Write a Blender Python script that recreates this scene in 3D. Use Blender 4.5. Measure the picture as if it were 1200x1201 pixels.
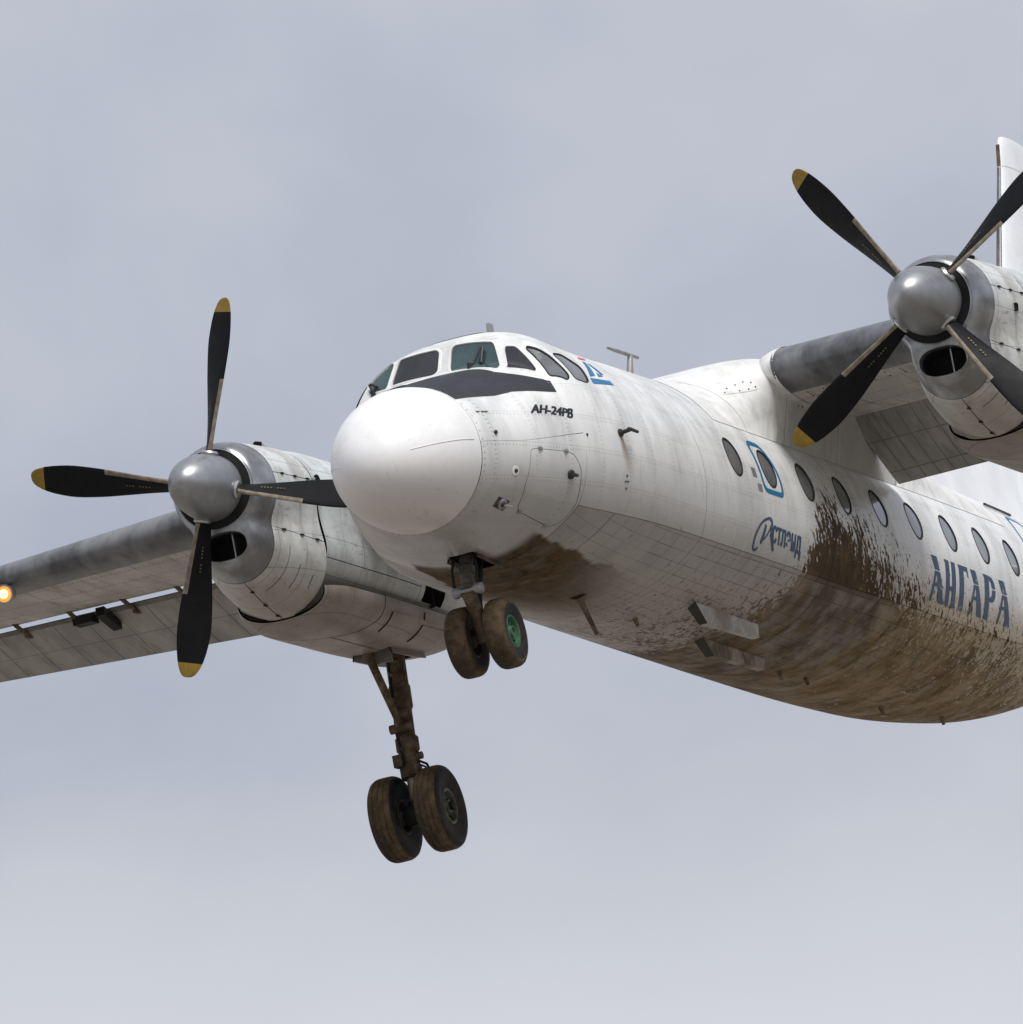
import bpy, bmesh, math, random
import numpy as np
from mathutils import Matrix, Vector
from mathutils.geometry import delaunay_2d_cdt
for o in list(bpy.data.objects): bpy.data.objects.remove(o)
random.seed(7)
sc = bpy.context.scene
COL = sc.collection
R = math.radians

# ------------------------------------------------------------------ attitude, camera, sky, sun
# aircraft frame: X aft, Y starboard, Z up (metres). The aircraft flies ~17 m above the ground.
ALT = 17.0
g = Vector((-0.035, -0.10, 0.994)).normalized()            # world up seen from the aircraft
ax = (Vector((1, 0, 0)) - g * g.x).normalized()
ay = g.cross(ax)
ROT = Matrix((ax, ay, g))                                   # aircraft -> world
ROOT = Matrix.Translation((0, 0, ALT)) @ ROT.to_4x4()

cam_d = bpy.data.cameras.new('camera'); cam = bpy.data.objects.new('camera', cam_d); COL.objects.link(cam)
cr = Vector((0.36264709, -0.91462477, -0.17874176)); cu = Vector((-0.1184055, -0.23546427, 0.96464331))
cf = Vector((0.92437396, 0.32866108, 0.19368704)); cp = Vector((-105.16555, -38.81279, -23.14707))
cm = Matrix((cr, cu, -cf)).transposed().to_4x4(); cm.translation = cp
cam.matrix_world = ROOT @ cm
cam_d.sensor_width = 36; cam_d.sensor_fit = 'HORIZONTAL'; cam_d.lens = 36 * 14018.07 / 1200
cam_d.clip_start = 1; cam_d.clip_end = 20000
sc.camera = cam

sun_dir = (ROT @ Vector((-0.30, -0.42, 0.86))).normalized()  # towards the sun
elev = math.asin(sun_dir.z); azim = math.atan2(sun_dir.x, sun_dir.y)
w = bpy.data.worlds.new('World'); sc.world = w; w.use_nodes = True
nt = w.node_tree; nt.nodes.clear()
def wn(t, **k):
    n = nt.nodes.new(t)
    for a, b in k.items(): setattr(n, a, b)
    return n
out = wn('ShaderNodeOutputWorld'); mixs = wn('ShaderNodeMixShader'); b1 = wn('ShaderNodeBackground'); b2 = wn('ShaderNodeBackground')
sky = wn('ShaderNodeTexSky', sky_type='NISHITA', sun_disc=False, sun_elevation=elev, sun_rotation=azim)
b1.inputs[1].default_value = 0.10
tc = wn('ShaderNodeTexCoord'); mp = wn('ShaderNodeMapping'); mp.inputs['Scale'].default_value = (1, 1, 1.25); mp.inputs['Location'].default_value = (0.13, 0.0, 0.02)
n1 = wn('ShaderNodeTexNoise'); n1.inputs['Scale'].default_value = 17; n1.inputs['Detail'].default_value = 7; n1.inputs['Roughness'].default_value = 0.5
n1.inputs['Distortion'].default_value = 0.15
n2 = wn('ShaderNodeTexNoise'); n2.inputs['Scale'].default_value = 4; n2.inputs['Detail'].default_value = 3
rp = wn('ShaderNodeValToRGB')
rp.color_ramp.elements[0].position = 0.33; rp.color_ramp.elements[0].color = (0.435, 0.465, 0.565, 1)
rp.color_ramp.elements[1].position = 0.66; rp.color_ramp.elements[1].color = (0.70, 0.72, 0.775, 1)
mx = wn('ShaderNodeMix'); mx.data_type = 'FLOAT'; mx.inputs[0].default_value = 0.35
L = nt.links.new
L(tc.outputs['Generated'], mp.inputs['Vector']); L(mp.outputs[0], n1.inputs['Vector']); L(mp.outputs[0], n2.inputs['Vector'])
L(n1.outputs['Fac'], mx.inputs[2]); L(n2.outputs['Fac'], mx.inputs[3]); L(mx.outputs[0], rp.inputs[0])
sx = wn('ShaderNodeSeparateXYZ'); L(tc.outputs['Generated'], sx.inputs[0]); hz = wn('ShaderNodeMapRange', interpolation_type='SMOOTHSTEP')
hz.inputs[1].default_value = 0.118; hz.inputs[2].default_value = 0.075; hz.inputs[3].default_value = 0.0; hz.inputs[4].default_value = 0.85; L(sx.outputs[2], hz.inputs[0])
mh = wn('ShaderNodeMix', data_type='RGBA'); L(hz.outputs[0], mh.inputs[0]); L(rp.outputs[0], mh.inputs[6]); mh.inputs[7].default_value = (0.79, 0.79, 0.835, 1)
L(mh.outputs[2], b2.inputs[0]); b2.inputs[1].default_value = 0.64
L(sky.outputs[0], b1.inputs[0]); mixs.inputs[0].default_value = 0.93
L(b1.outputs[0], mixs.inputs[1]); L(b2.outputs[0], mixs.inputs[2]); L(mixs.outputs[0], out.inputs[0])

sd = bpy.data.lights.new('sun', 'SUN'); sd.energy = 2.4; sd.angle = R(28); sd.color = (1, 0.985, 0.96)
sun = bpy.data.objects.new('sun', sd); COL.objects.link(sun)
sun.rotation_euler = (-sun_dir).to_track_quat('-Z', 'Y').to_euler(); sun.location = (0, 0, 60)
sc.view_settings.view_transform = 'Standard'; sc.view_settings.look = 'None'
sc.view_settings.exposure = 0.50; sc.view_settings.gamma = 1.0; sc.view_settings.use_curve_mapping = False
sc.render.engine = 'CYCLES'

# ------------------------------------------------------------------ materials
class NT:
    def __init__(s, name):
        s.m = bpy.data.materials.new(name); s.m.use_nodes = True; s.t = s.m.node_tree
        s.b = s.t.nodes['Principled BSDF']; s._oc = None
    def n(s, typ, *ins, **k):
        nd = s.t.nodes.new(typ)
        for a, b in k.items():
            if a.startswith('i_'): s.set(nd.inputs[a[2:].replace('_', ' ')], b)
            else: setattr(nd, a, b)
        for i, v in enumerate(ins): s.set(nd.inputs[i], v)
        return nd
    def set(s, sock, v):
        if v is None: return
        if hasattr(v, 'is_output'): s.t.links.new(v, sock)
        else: sock.default_value = v
    def oc(s):
        if not s._oc: s._oc = s.n('ShaderNodeTexCoord').outputs['Object']
        return s._oc
    def xyz(s):
        x = s.n('ShaderNodeSeparateXYZ', s.oc()); return x.outputs[0], x.outputs[1], x.outputs[2]
    def mt(s, op, a, b=None, c=None, clamp=False):
        return s.n('ShaderNodeMath', a, b, c, operation=op, use_clamp=clamp).outputs[0]
    def sc(s, scale, rot=(0, 0, 0)):
        return s.n('ShaderNodeMapping', s.oc(), (0, 0, 0), rot, scale).outputs[0]
    def noise(s, vec, scale, detail=4, rough=0.55, dist=0.0):
        return s.n('ShaderNodeTexNoise', i_Vector=vec, i_Scale=scale, i_Detail=detail, i_Roughness=rough, i_Distortion=dist).outputs[0]
    def mixc(s, f, a, b):
        nd = s.n('ShaderNodeMix', data_type='RGBA')
        s.set(nd.inputs[0], f); s.set(nd.inputs[6], a if hasattr(a, 'is_output') else (*a, 1)); s.set(nd.inputs[7], b if hasattr(b, 'is_output') else (*b, 1))
        return nd.outputs[2]
    def sstep(s, v, a, b):
        return s.n('ShaderNodeMapRange', v, a, b, 0.0, 1.0, interpolation_type='SMOOTHSTEP').outputs[0]
    def mr(s, v, a, b, c, d):
        return s.n('ShaderNodeMapRange', v, a, b, c, d).outputs[0]
    def curve(s, v, pts, lo, hi):
        t = s.mr(v, lo, hi, 0.0, 1.0); nd = s.n('ShaderNodeFloatCurve'); s.set(nd.inputs['Value'], t)
        c = nd.mapping.curves[0]; P = [((x - lo) / (hi - lo), (y + 2) / 4) for x, y in pts]
        c.points[0].location = P[0]; c.points[1].location = P[-1]
        for q in P[1:-1]: c.points.new(*q)
        nd.mapping.update()
        return s.mt('SUBTRACT', s.mt('MULTIPLY', nd.outputs[0], 4.0), 2.0)
    def line(s, v, pitch, half, off=0.0):
        f = s.mt('PINGPONG', s.mt('ADD', v, off), pitch / 2)
        return s.mt('SUBTRACT', 1.0, s.sstep(f, half * 0.4, half * 1.3))
    def out(s, col, rough=0.5, metal=0.0, bump=None, bs=0.3, bd=0.01, spec=None):
        s.set(s.b.inputs['Base Color'], col if hasattr(col, 'is_output') else (*col, 1))
        s.set(s.b.inputs['Roughness'], rough); s.set(s.b.inputs['Metallic'], metal)
        if spec is not None: s.b.inputs['Specular IOR Level'].default_value = spec
        if bump is not None:
            bn = s.n('ShaderNodeBump', bs, bd); s.set(bn.inputs['Height'], bump); s.t.links.new(bn.outputs[0], s.b.inputs['Normal'])
        return s.m

MUD = (0.052, 0.027, 0.0075); MUD2 = (0.175, 0.106, 0.042)
def mud_mask(s):
    x, y, z = s.xyz()
    h = s.curve(x, [(0, -1.6), (5.4, -1.5), (7.0, -1.20), (8.1, -1.10), (8.65, -0.74), (9.0, -0.24), (9.45, 0.13), (10.1, 0.08), (10.8, -0.14), (11.7, -0.42), (13, -0.62), (15, -0.66), (24, -0.3)], 0, 24)
    big = s.noise(s.sc((0.9, 0.9, 0.9)), 1.7, 4, 0.6)
    # splat coordinates: pulled out along the spray direction on the side
    stv = s.n('ShaderNodeCombineXYZ', s.mt('ADD', x, s.mt('MULTIPLY', z, 0.45)), s.mt('MULTIPLY', y, 0.80), s.mt('MULTIPLY', z, 0.42)).outputs[0]
    st = s.noise(stv, 4.0, 7, 0.70, 0.6)
    spn = s.noise(stv, 17.0, 4, 0.62)
    spn2 = s.noise(s.sc((1, 1, 0.8)), 36.0, 2, 0.5)
    d = s.mt('SUBTRACT', h, z)
    d1 = s.mt('ADD', d, s.mt('MULTIPLY', s.mt('SUBTRACT', big, 0.5), 0.55))
    d2 = s.mt('ADD', s.mt('ADD', d1, s.mt('MULTIPLY', s.mt('SUBTRACT', st, 0.5), 1.3)), s.mt('ADD', s.mt('MULTIPLY', s.mt('SUBTRACT', spn, 0.5), 2.2), s.mt('MULTIPLY', s.mt('SUBTRACT', spn2, 0.5), 0.8)))
    dense = s.sstep(d2, 0.02, 0.14)
    near = s.mt('MINIMUM', d1, 0.25)
    spots = s.sstep(s.mt('ADD', s.mt('MULTIPLY', near, 0.17), s.mt('SUBTRACT', spn, 0.585)), 0.0, 0.03)
    spots2 = s.sstep(s.mt('ADD', s.mt('MULTIPLY', near, 0.17), s.mt('SUBTRACT', spn2, 0.610)), 0.0, 0.02)
    m = s.mt('MAXIMUM', s.mt('MULTIPLY', dense, 0.95), s.mt('MAXIMUM', s.mt('MULTIPLY', spots, 0.9), s.mt('MULTIPLY', spots2, 0.85)))
    # the belly carries a thinner, wiped film: break the cover up there
    film = s.sstep(s.noise(s.sc((1.0, 0.8, 0.8)), 2.2, 7, 0.72, 0.2), 0.36, 0.62)
    keep = s.mt('MAXIMUM', s.sstep(z, -0.80, -0.60), s.mr(film, 0.0, 1.0, 0.48, 0.90))
    m = s.mt('MULTIPLY', m, keep)
    # thrown-up mud behind the nose wheels, on the keel
    ay_ = s.mt('ABSOLUTE', y)
    e1 = s.mt('SUBTRACT', s.sstep(x, 2.60, 2.85), s.sstep(s.mt('ADD', x, s.mt('ADD', s.mt('MULTIPLY', s.mt('SUBTRACT', st, 0.5), 1.2), s.mt('MULTIPLY', ay_, 1.3))), 4.3, 6.6))
    e2 = s.mt('SUBTRACT', 1.0, s.sstep(s.mt('ADD', ay_, s.mt('ADD', s.mt('MULTIPLY', s.mt('SUBTRACT', big, 0.5), 0.35), s.mt('MULTIPLY', s.mt('SUBTRACT', st, 0.5), 0.16))), 0.64, 0.70))
    k = s.mt('MULTIPLY', e1, e2, clamp=True); k = s.mt('MULTIPLY', k, s.mr(st, 0.3, 0.6, 0.72, 1.0))
    k = s.mt('MULTIPLY', k, s.sstep(z, 0.0, -0.4))
    return s.mt('MAXIMUM', m, k, clamp=True), st, big

def skin(name, base, base2, belly=False, rough=0.27, mud=True, top=None):
    s = NT(name); x, y, z = s.xyz()
    n1 = s.noise(s.sc((0.7, 0.7, 0.35)), 2.2, 5, 0.6); n2 = s.noise(s.sc((5, 5, 0.7)), 2.0, 4, 0.6); n3 = s.noise(s.oc(), 55, 2)
    col = s.mixc(s.sstep(n1, 0.40, 0.66), base, base2)
    col = s.mixc(s.mt('MULTIPLY', s.sstep(n2, 0.52, 0.78), 0.35), col, tuple(c * 0.66 for c in base2))
    # grime creeping up from the belly
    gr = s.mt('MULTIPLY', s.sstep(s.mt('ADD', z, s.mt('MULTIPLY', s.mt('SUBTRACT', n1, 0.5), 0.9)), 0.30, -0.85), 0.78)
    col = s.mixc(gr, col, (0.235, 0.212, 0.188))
    sc1 = s.noise(s.sc((2.2, 3.5, 3.5)), 3.2, 6, 0.75)
    col = s.mixc(s.mt('MULTIPLY', s.mt('MULTIPLY', s.sstep(sc1, 0.60, 0.70), s.sstep(z, -0.35, -0.75)), 0.75), col, (0.06, 0.046, 0.034))
    rip = s.noise(s.sc((1.8, 2.4, 2.4)), 2.0, 2, 0.4)
    h = s.mt('ADD', s.mt('MULTIPLY', n3, 0.10), s.mt('MULTIPLY', rip, 2.4))
    if belly:
        ln = s.mt('MAXIMUM', s.line(x, 0.33, 0.008), s.line(y, 0.125, 0.005))
        ln = s.mt('MULTIPLY', ln, s.mr(x, 3.0, 6.0, 0.35, 1.0))
        lnk = s.mt('MULTIPLY', ln, s.mr(s.noise(s.oc(), 2.5, 3), 0.35, 0.6, 0.15, 0.75), clamp=True)
        col = s.mixc(lnk, col, (0.075, 0.066, 0.055))
        h = s.mt('SUBTRACT', h, s.mt('MULTIPLY', ln, 0.8))
        br = s.mt('MULTIPLY', s.sstep(s.mt('ADD', s.mt('MULTIPLY', s.mt('ABSOLUTE', y), 0.5), s.mt('MULTIPLY', s.mt('SUBTRACT', n1, 0.5), 1.2)), 0.50, 0.06), 0.60)
        br = s.mt('MULTIPLY', br, s.sstep(x, 3.0, 5.5))
        col = s.mixc(br, col, (0.17, 0.125, 0.080))
    else:
        ln = s.mt('MAXIMUM', s.line(x, 0.549, 0.006), s.line(z, 0.33, 0.005, 0.05))
        rv = s.mt('MULTIPLY', s.mt('MAXIMUM', s.mt('MULTIPLY', s.line(x, 0.549, 0.016, 0.03), s.line(z, 0.045, 0.008)), s.mt('MULTIPLY', s.line(z, 0.33, 0.014, 0.08), s.line(x, 0.045, 0.008))), s.mr(n1, 0.35, 0.6, 0.1, 0.5), clamp=True)
        col = s.mixc(rv, col, (0.16, 0.155, 0.145))
        col = s.mixc(s.mt('MULTIPLY', ln, 0.20), col, (0.2, 0.2, 0.19))
        h = s.mt('SUBTRACT', h, s.mt('MULTIPLY', ln, 0.35))
    rg = s.mr(n1, 0.3, 0.7, rough - 0.05, rough + 0.16)
    if mud:
        m, st, big = mud_mask(s)
        rs = s.mt('MULTIPLY', s.mt('MULTIPLY', s.mt('SUBTRACT', 1.0, s.sstep(s.mt('ABSOLUTE', s.mt('SUBTRACT', s.mt('ADD', x, s.mt('MULTIPLY', z, 0.25)), 3.715)), 0.01, 0.085)), s.mt('MULTIPLY', s.sstep(z, -0.35, 0.05), s.sstep(z, 0.16, 0.10))), s.mr(n2, 0.3, 0.6, 0.2, 0.65))
        col = s.mixc(s.mt('MULTIPLY', rs, s.sstep(y, 0.0, -0.3)), col, (0.30, 0.20, 0.12))
        tan = s.mt('MULTIPLY', s.mt('MULTIPLY', s.sstep(x, 10.8, 12.6), s.sstep(s.mt('ADD', z, s.mt('MULTIPLY', s.mt('SUBTRACT', st, 0.5), 1.1)), -0.18, -0.62)), 0.62)
        col = s.mixc(tan, col, (0.40, 0.285, 0.140))
        tone = s.noise(s.sc((1.6, 1.5, 1.0)), 2.2, 7, 0.75)
        lo_t, hi_t = (0.36, 0.60) if belly else (0.46, 0.74)
        mc = s.mixc(s.sstep(tone, lo_t, hi_t), MUD, MUD2)
        mc = s.mixc(s.mt('MULTIPLY', s.sstep(x, 6.5, 5.0), 0.7), mc, MUD)
        if belly:
            mc = s.mixc(s.mt('MULTIPLY', s.sstep(s.noise(s.sc((0.8, 0.8, 0.8)), 1.5, 4, 0.6), 0.52, 0.62), 0.8), mc, MUD)
            mc = s.mixc(s.mt('MULTIPLY', s.mt('MULTIPLY', s.sstep(x, 8.6, 9.6), s.sstep(s.mt('ADD', x, s.mt('MULTIPLY', tone, 2.0)), 12.8, 11.4)), s.mt('MULTIPLY', s.sstep(z, -1.12, -0.85), 0.85)), mc, MUD)
        s.set(s.b.inputs['Specular IOR Level'], s.mr(m, 0.0, 1.0, 0.5, 0.06)); col = s.mixc(m, col, mc); rg = s.mt('ADD', rg, s.mt('MULTIPLY', m, 0.5))
        h = s.mt('ADD', h, s.mt('MULTIPLY', m, s.mt('ADD', 0.5, st)))
        if belly: col = s.mixc(s.mt('MULTIPLY', lnk, 0.55), col, (0.03, 0.022, 0.014))
    return s.out(col, rg, 0.0, h, 0.35, 0.006)

def plain(name, base, rough=0.5, metal=0.0, var=0.25, scale=6.0, bump=0.15, dirt=None, dirt_amt=0.0, stretch=(1, 1, 1), spec=None):
    s = NT(name); v = s.sc(stretch)
    n1 = s.noise(v, scale, 5, 0.6); n2 = s.noise(v, scale * 0.28, 4, 0.65)
    lo = tuple(c * (1 - var) for c in base); hi = tuple(min(1, c * (1 + var)) for c in base)
    col = s.mixc(s.sstep(n1, 0.3, 0.7), lo, hi)
    if dirt: col = s.mixc(s.mt('MULTIPLY', s.sstep(n2, 0.44, 0.62), dirt_amt), col, dirt)
    return s.out(col, s.mr(n2, 0.3, 0.7, max(0.05, rough - 0.1), min(1, rough + 0.12)), metal, s.noise(s.oc(), scale * 9, 3), bump, 0.004, spec)

def wing_mat(name, base, px, py, offx=0.0, offy=0.0):
    s = NT(name); x, y, z = s.xyz()
    n1 = s.noise(s.sc((0.5, 1.6, 1)), 2.2, 5, 0.62); n2 = s.noise(s.sc((0.8, 6, 1)), 2.0, 4)
    col = s.mixc(s.sstep(n1, 0.35, 0.68), tuple(c * 0.78 for c in base), tuple(c * 1.2 for c in base))
    col = s.mixc(s.mt('MULTIPLY', s.sstep(n2, 0.5, 0.8), 0.55), col, (0.075, 0.06, 0.045))
    ln = s.mt('MAXIMUM', s.line(x, px, 0.010, offx), s.line(y, py, 0.008, offy))
    col = s.mixc(s.mt('MULTIPLY', ln, 0.35), col, (0.05, 0.045, 0.04))
    dots = s.mt('MULTIPLY', s.line(x, px, 0.03, offx + 0.04), s.line(y, 0.055, 0.012))
    col = s.mixc(s.mt('MULTIPLY', dots, 0.35), col, (0.03, 0.028, 0.026))
    return s.out(col, s.mr(n1, 0.3, 0.7, 0.42, 0.62), 0.15, s.mt('SUBTRACT', s.mt('MULTIPLY', s.noise(s.oc(), 40, 2), 0.2), ln), 0.3, 0.006)

def nac_mat(name, base, stain, amt):
    s = NT(name); x, y, z = s.xyz()
    n1 = s.noise(s.sc((0.7, 1.2, 1.2)), 2.6, 5, 0.65); n2 = s.noise(s.sc((1.2, 1, 4.5)), 4.0, 5, 0.7); n3 = s.noise(s.sc((1, 1, 1)), 16, 4, 0.7)
    col = s.mixc(s.sstep(n1, 0.36, 0.66), base, tuple(c * 0.74 for c in base))
    low = s.sstep(s.mt('ADD', z, s.mt('MULTIPLY', s.mt('SUBTRACT', n1, 0.5), 1.2)), 0.60, -0.05)
    col = s.mixc(s.mt('MULTIPLY', low, amt), col, stain)
    col = s.mixc(s.mt('MULTIPLY', s.sstep(n2, 0.56, 0.70), 0.6), col, tuple(c * 0.34 for c in base))
    n4 = s.noise(s.sc((1, 1.5, 0.5)), 3.0, 6, 0.7); col = s.mixc(s.mt('MULTIPLY', s.sstep(n4, 0.48, 0.62), 0.55), col, tuple(c * q for c, q in zip(base, (0.55, 0.50, 0.44))))
    col = s.mixc(s.mt('MULTIPLY', s.sstep(n3, 0.67, 0.73), 0.8), col, (0.045, 0.028, 0.018))
    ln = s.mt('MAXIMUM', s.line(x, 0.46, 0.006, 0.1), s.line(z, 0.37, 0.005))
    col = s.mixc(s.mt('MULTIPLY', ln, 0.40), col, (0.05, 0.05, 0.05))
    return s.out(col, s.mr(n1, 0.3, 0.7, 0.33, 0.55), 0.2, s.mt('SUBTRACT', s.mt('MULTIPLY', n3, 0.5), ln), 0.35, 0.006)

def glass(name, tint, rough=0.08, trans=0.0):
    s = NT(name); n = s.noise(s.oc(), 3.0, 3)
    col = s.mixc(s.sstep(n, 0.35, 0.65), tuple(c * 0.65 for c in tint), tint)
    m = s.out(col, s.mr(s.noise(s.oc(), 14, 3), 0.3, 0.7, rough, rough + 0.10), 0.0)
    s.b.inputs['IOR'].default_value = 1.6; s.b.inputs['Coat Weight'].default_value = 0.6; s.b.inputs['Coat Roughness'].default_value = 0.05
    return m

M = {}
M['skin'] = skin('dirty_white_paint', (0.77, 0.77, 0.755), (0.54, 0.54, 0.53))
M['belly'] = skin('grey_belly_paint', (0.46, 0.45, 0.435), (0.31, 0.30, 0.285), belly=True, rough=0.30)
s_ = NT('radome_white'); x_, y_, z_ = s_.xyz(); n1_ = s_.noise(s_.oc(), 2.2, 6, 0.65); n2_ = s_.noise(s_.oc(), 26, 3, 0.6); n3_ = s_.noise(s_.sc((1, 3.0, 3.0)), 5, 6, 0.7)
c_ = s_.mixc(s_.sstep(n1_, 0.38, 0.66), (0.84, 0.835, 0.825), (0.76, 0.745, 0.73))
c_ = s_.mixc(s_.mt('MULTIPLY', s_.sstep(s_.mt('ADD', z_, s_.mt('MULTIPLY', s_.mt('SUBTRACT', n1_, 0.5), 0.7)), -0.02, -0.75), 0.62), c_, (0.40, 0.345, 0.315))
c_ = s_.mixc(s_.mt('MULTIPLY', s_.sstep(n3_, 0.58, 0.72), s_.mr(z_, 0.3, -0.7, 0.04, 0.40)), c_, (0.26, 0.23, 0.20))
c_ = s_.mixc(s_.mt('MULTIPLY', s_.sstep(n2_, 0.685, 0.72), s_.mr(x_, 1.2, 0.3, 0.15, 0.5)), c_, (0.18, 0.16, 0.14))
M['radome'] = s_.out(c_, s_.mr(n1_, 0.3, 0.7, 0.30, 0.44), 0, s_.mt('ADD', s_.mt('MULTIPLY', n1_, 1.5), s_.mt('MULTIPLY', n2_, 0.06)), 0.25, 0.006)
s_ = NT('fairing_white'); x_, y_, z_ = s_.xyz(); n1_ = s_.noise(s_.oc(), 2.4, 6, 0.65); n2_ = s_.noise(s_.sc((2.5, 2.5, 0.8)), 2.4, 5, 0.65)
c_ = s_.mixc(s_.sstep(n1_, 0.40, 0.66), (0.75, 0.745, 0.72), (0.60, 0.59, 0.565))
c_ = s_.mixc(s_.mt('MULTIPLY', s_.sstep(n2_, 0.50, 0.70), 0.4), c_, (0.36, 0.345, 0.32))
grey_ = s_.mt('MULTIPLY', s_.mt('SUBTRACT', s_.sstep(s_.mt('ADD', x_, n1_), 9.0, 9.8), s_.sstep(x_, 11.6, 12.4)), s_.mt('MULTIPLY', s_.sstep(z_, 1.45, 1.15), 0.6))  # fairing turns darker grey along the stretch below the wing
c_ = s_.mixc(grey_, c_, (0.24, 0.225, 0.205))
M['fair'] = s_.out(c_, s_.mr(n1_, 0.3, 0.7, 0.32, 0.5), 0, s_.mt('ADD', s_.mt('MULTIPLY', n1_, 2.0), s_.mt('MULTIPLY', s_.noise(s_.oc(), 40, 2), 0.1)), 0.25, 0.006)
M['tail'] = plain('tail_white', (0.78, 0.79, 0.80), 0.36, 0, 0.05, 2.0, 0.08, (0.64, 0.65, 0.66), 0.5)
M['liner'] = plain('dark_structure', (0.02, 0.019, 0.018), 0.8, 0, 0.2)
M['black'] = plain('black_void', (0.006, 0.006, 0.006), 0.9, 0, 0.2)
M['glare'] = plain('anti_glare_navy', (0.020, 0.021, 0.027), 0.55, 0, 0.25, 4.0, 0.1, (0.040, 0.040, 0.048), 0.5, spec=0.3)
M['rubber'] = plain('window_seal', (0.010, 0.010, 0.010), 0.65, spec=0.3)
M['wframe'] = plain('window_frame_white', (0.70, 0.69, 0.66), 0.4, 0, 0.08)
M['teal'] = glass('cockpit_glass_teal', (0.030, 0.070, 0.072), 0.03)
M['smoke'] = glass('cockpit_glass_smoke', (0.018, 0.019, 0.022), 0.03)
M['cabin'] = glass('cabin_glass', (0.15, 0.155, 0.165), 0.10)
M['boot'] = plain('deice_boot', (0.085, 0.086, 0.092), 0.30, 0, 0.35, 3.0, 0.25, (0.20, 0.20, 0.205), 0.7, (1, 2, 1))
M['wing'] = wing_mat('wing_lower_skin', (0.44, 0.412, 0.372), 0.47, 0.62, 0.12, 0.1)
M['flap'] = wing_mat('flap_skin', (0.30, 0.285, 0.26), 9.0, 9.0, 0.3, 0.3)
M['flapgap'] = plain('flap_joint', (0.15, 0.14, 0.125), 0.7)
M['nac'] = nac_mat('nacelle_paint', (0.66, 0.69, 0.68), (0.24, 0.205, 0.165), 0.9)
M['cowl'] = nac_mat('cowl_paint', (0.68, 0.69, 0.67), (0.29, 0.24, 0.195), 0.9)
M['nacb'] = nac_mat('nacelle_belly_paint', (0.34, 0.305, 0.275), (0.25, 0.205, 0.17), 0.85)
M['strake'] = plain('strake_paint', (0.36, 0.345, 0.315), 0.5, 0, 0.25, 6, 0.2, (0.16, 0.115, 0.07), 0.7)
M['straked'] = plain('strake_paint_muddy', (0.24, 0.195, 0.135), 0.6, 0, 0.35, 8, 0.2, (0.085, 0.058, 0.03), 0.9)
M['ring'] = plain('cowl_ring_metal', (0.33, 0.335, 0.345), 0.33, 0.75, 0.18, 5.0, 0.2, (0.17, 0.165, 0.16), 0.7)
M['spin'] = plain('spinner_metal', (0.36, 0.365, 0.375), 0.42, 0.8, 0.12, 4.0, 0.08, (0.24, 0.24, 0.245), 0.6)
M['metal'] = plain('bare_metal', (0.42, 0.42, 0.41), 0.35, 0.8, 0.2)
M['strut'] = plain('muddy_strut', (0.13, 0.095, 0.06), 0.65, 0.1, 0.4, 12.0, 0.4, (0.05, 0.035, 0.022), 0.7, spec=0.15)
M['piston'] = plain('dusty_piston', (0.30, 0.235, 0.16), 0.4, 0.4, 0.3, 12)
M['strutd'] = plain('dark_strut', (0.055, 0.047, 0.038), 0.55, 0.2, 0.4, 12.0, 0.3, (0.14, 0.11, 0.08), 0.5)
M['tyre'] = plain('muddy_tyre', (0.092, 0.062, 0.034), 0.8, 0, 0.35, 10.0, 0.4, (0.032, 0.027, 0.022), 0.8, spec=0.15)
M['tyred'] = plain('tyre_sidewall', (0.020, 0.019, 0.019), 0.65, 0, 0.3, 8.0, 0.2, (0.06, 0.045, 0.03), 0.5, spec=0.15)
M['green'] = plain('green_hub', (0.018, 0.115, 0.045), 0.5, 0.1, 0.3, 20, 0.3, (0.10, 0.16, 0.11), 0.6)
M['hub'] = plain('grey_green_hub', (0.10, 0.115, 0.085), 0.5, 0.3, 0.3, 20, 0.3, (0.06, 0.045, 0.03), 0.7)
M['hubd'] = plain('dark_hub', (0.035, 0.028, 0.02), 0.7, 0.1, 0.3, 20, 0.3)  # dark tone for inward rim faces and strake fronts
M['blade'] = plain('blade_black', (0.0055, 0.0055, 0.0065), 0.55, 0, 0.3, 6, 0.1, (0.009, 0.009, 0.010), 0.5, spec=0.15)
M['tip'] = plain('blade_tip_yellow', (0.24, 0.150, 0.010), 0.5, 0, 0.25)
M['dboot'] = plain('blade_boot_tan', (0.185, 0.145, 0.10), 0.5, 0, 0.35, 12)
M['yel'] = plain('stencil_yellow', (0.12, 0.095, 0.02), 0.6, 0, 0.4)
s_ = NT('navy_lettering'); m_, st_, bg_ = mud_mask(s_); nn = s_.noise(s_.oc(), 9, 4)
c_ = s_.mixc(s_.sstep(nn, 0.35, 0.65), (0.003, 0.033, 0.080), (0.008, 0.052, 0.118)); c_ = s_.mixc(s_.mt('MULTIPLY', s_.sstep(nn, 0.64, 0.70), 0.6), c_, (0.4, 0.4, 0.39))
M['navy'] = s_.out(s_.mixc(m_, c_, MUD), 0.5)
M['blue'] = plain('blue_marking', (0.004, 0.145, 0.31), 0.42, 0, 0.2, 10)
M['red'] = plain('red_marking', (0.55, 0.10, 0.12), 0.5, 0, 0.2, 10)
M['ink'] = plain('black_lettering', (0.014, 0.014, 0.016), 0.5, 0, 0.2)
M['rust'] = plain('rusty_edge', (0.14, 0.075, 0.025), 0.8, 0, 0.5, 9, 0.4, (0.02, 0.016, 0.014), 0.9)
M['grey'] = plain('grey_fitting', (0.26, 0.26, 0.255), 0.45, 0.3, 0.2)
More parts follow.
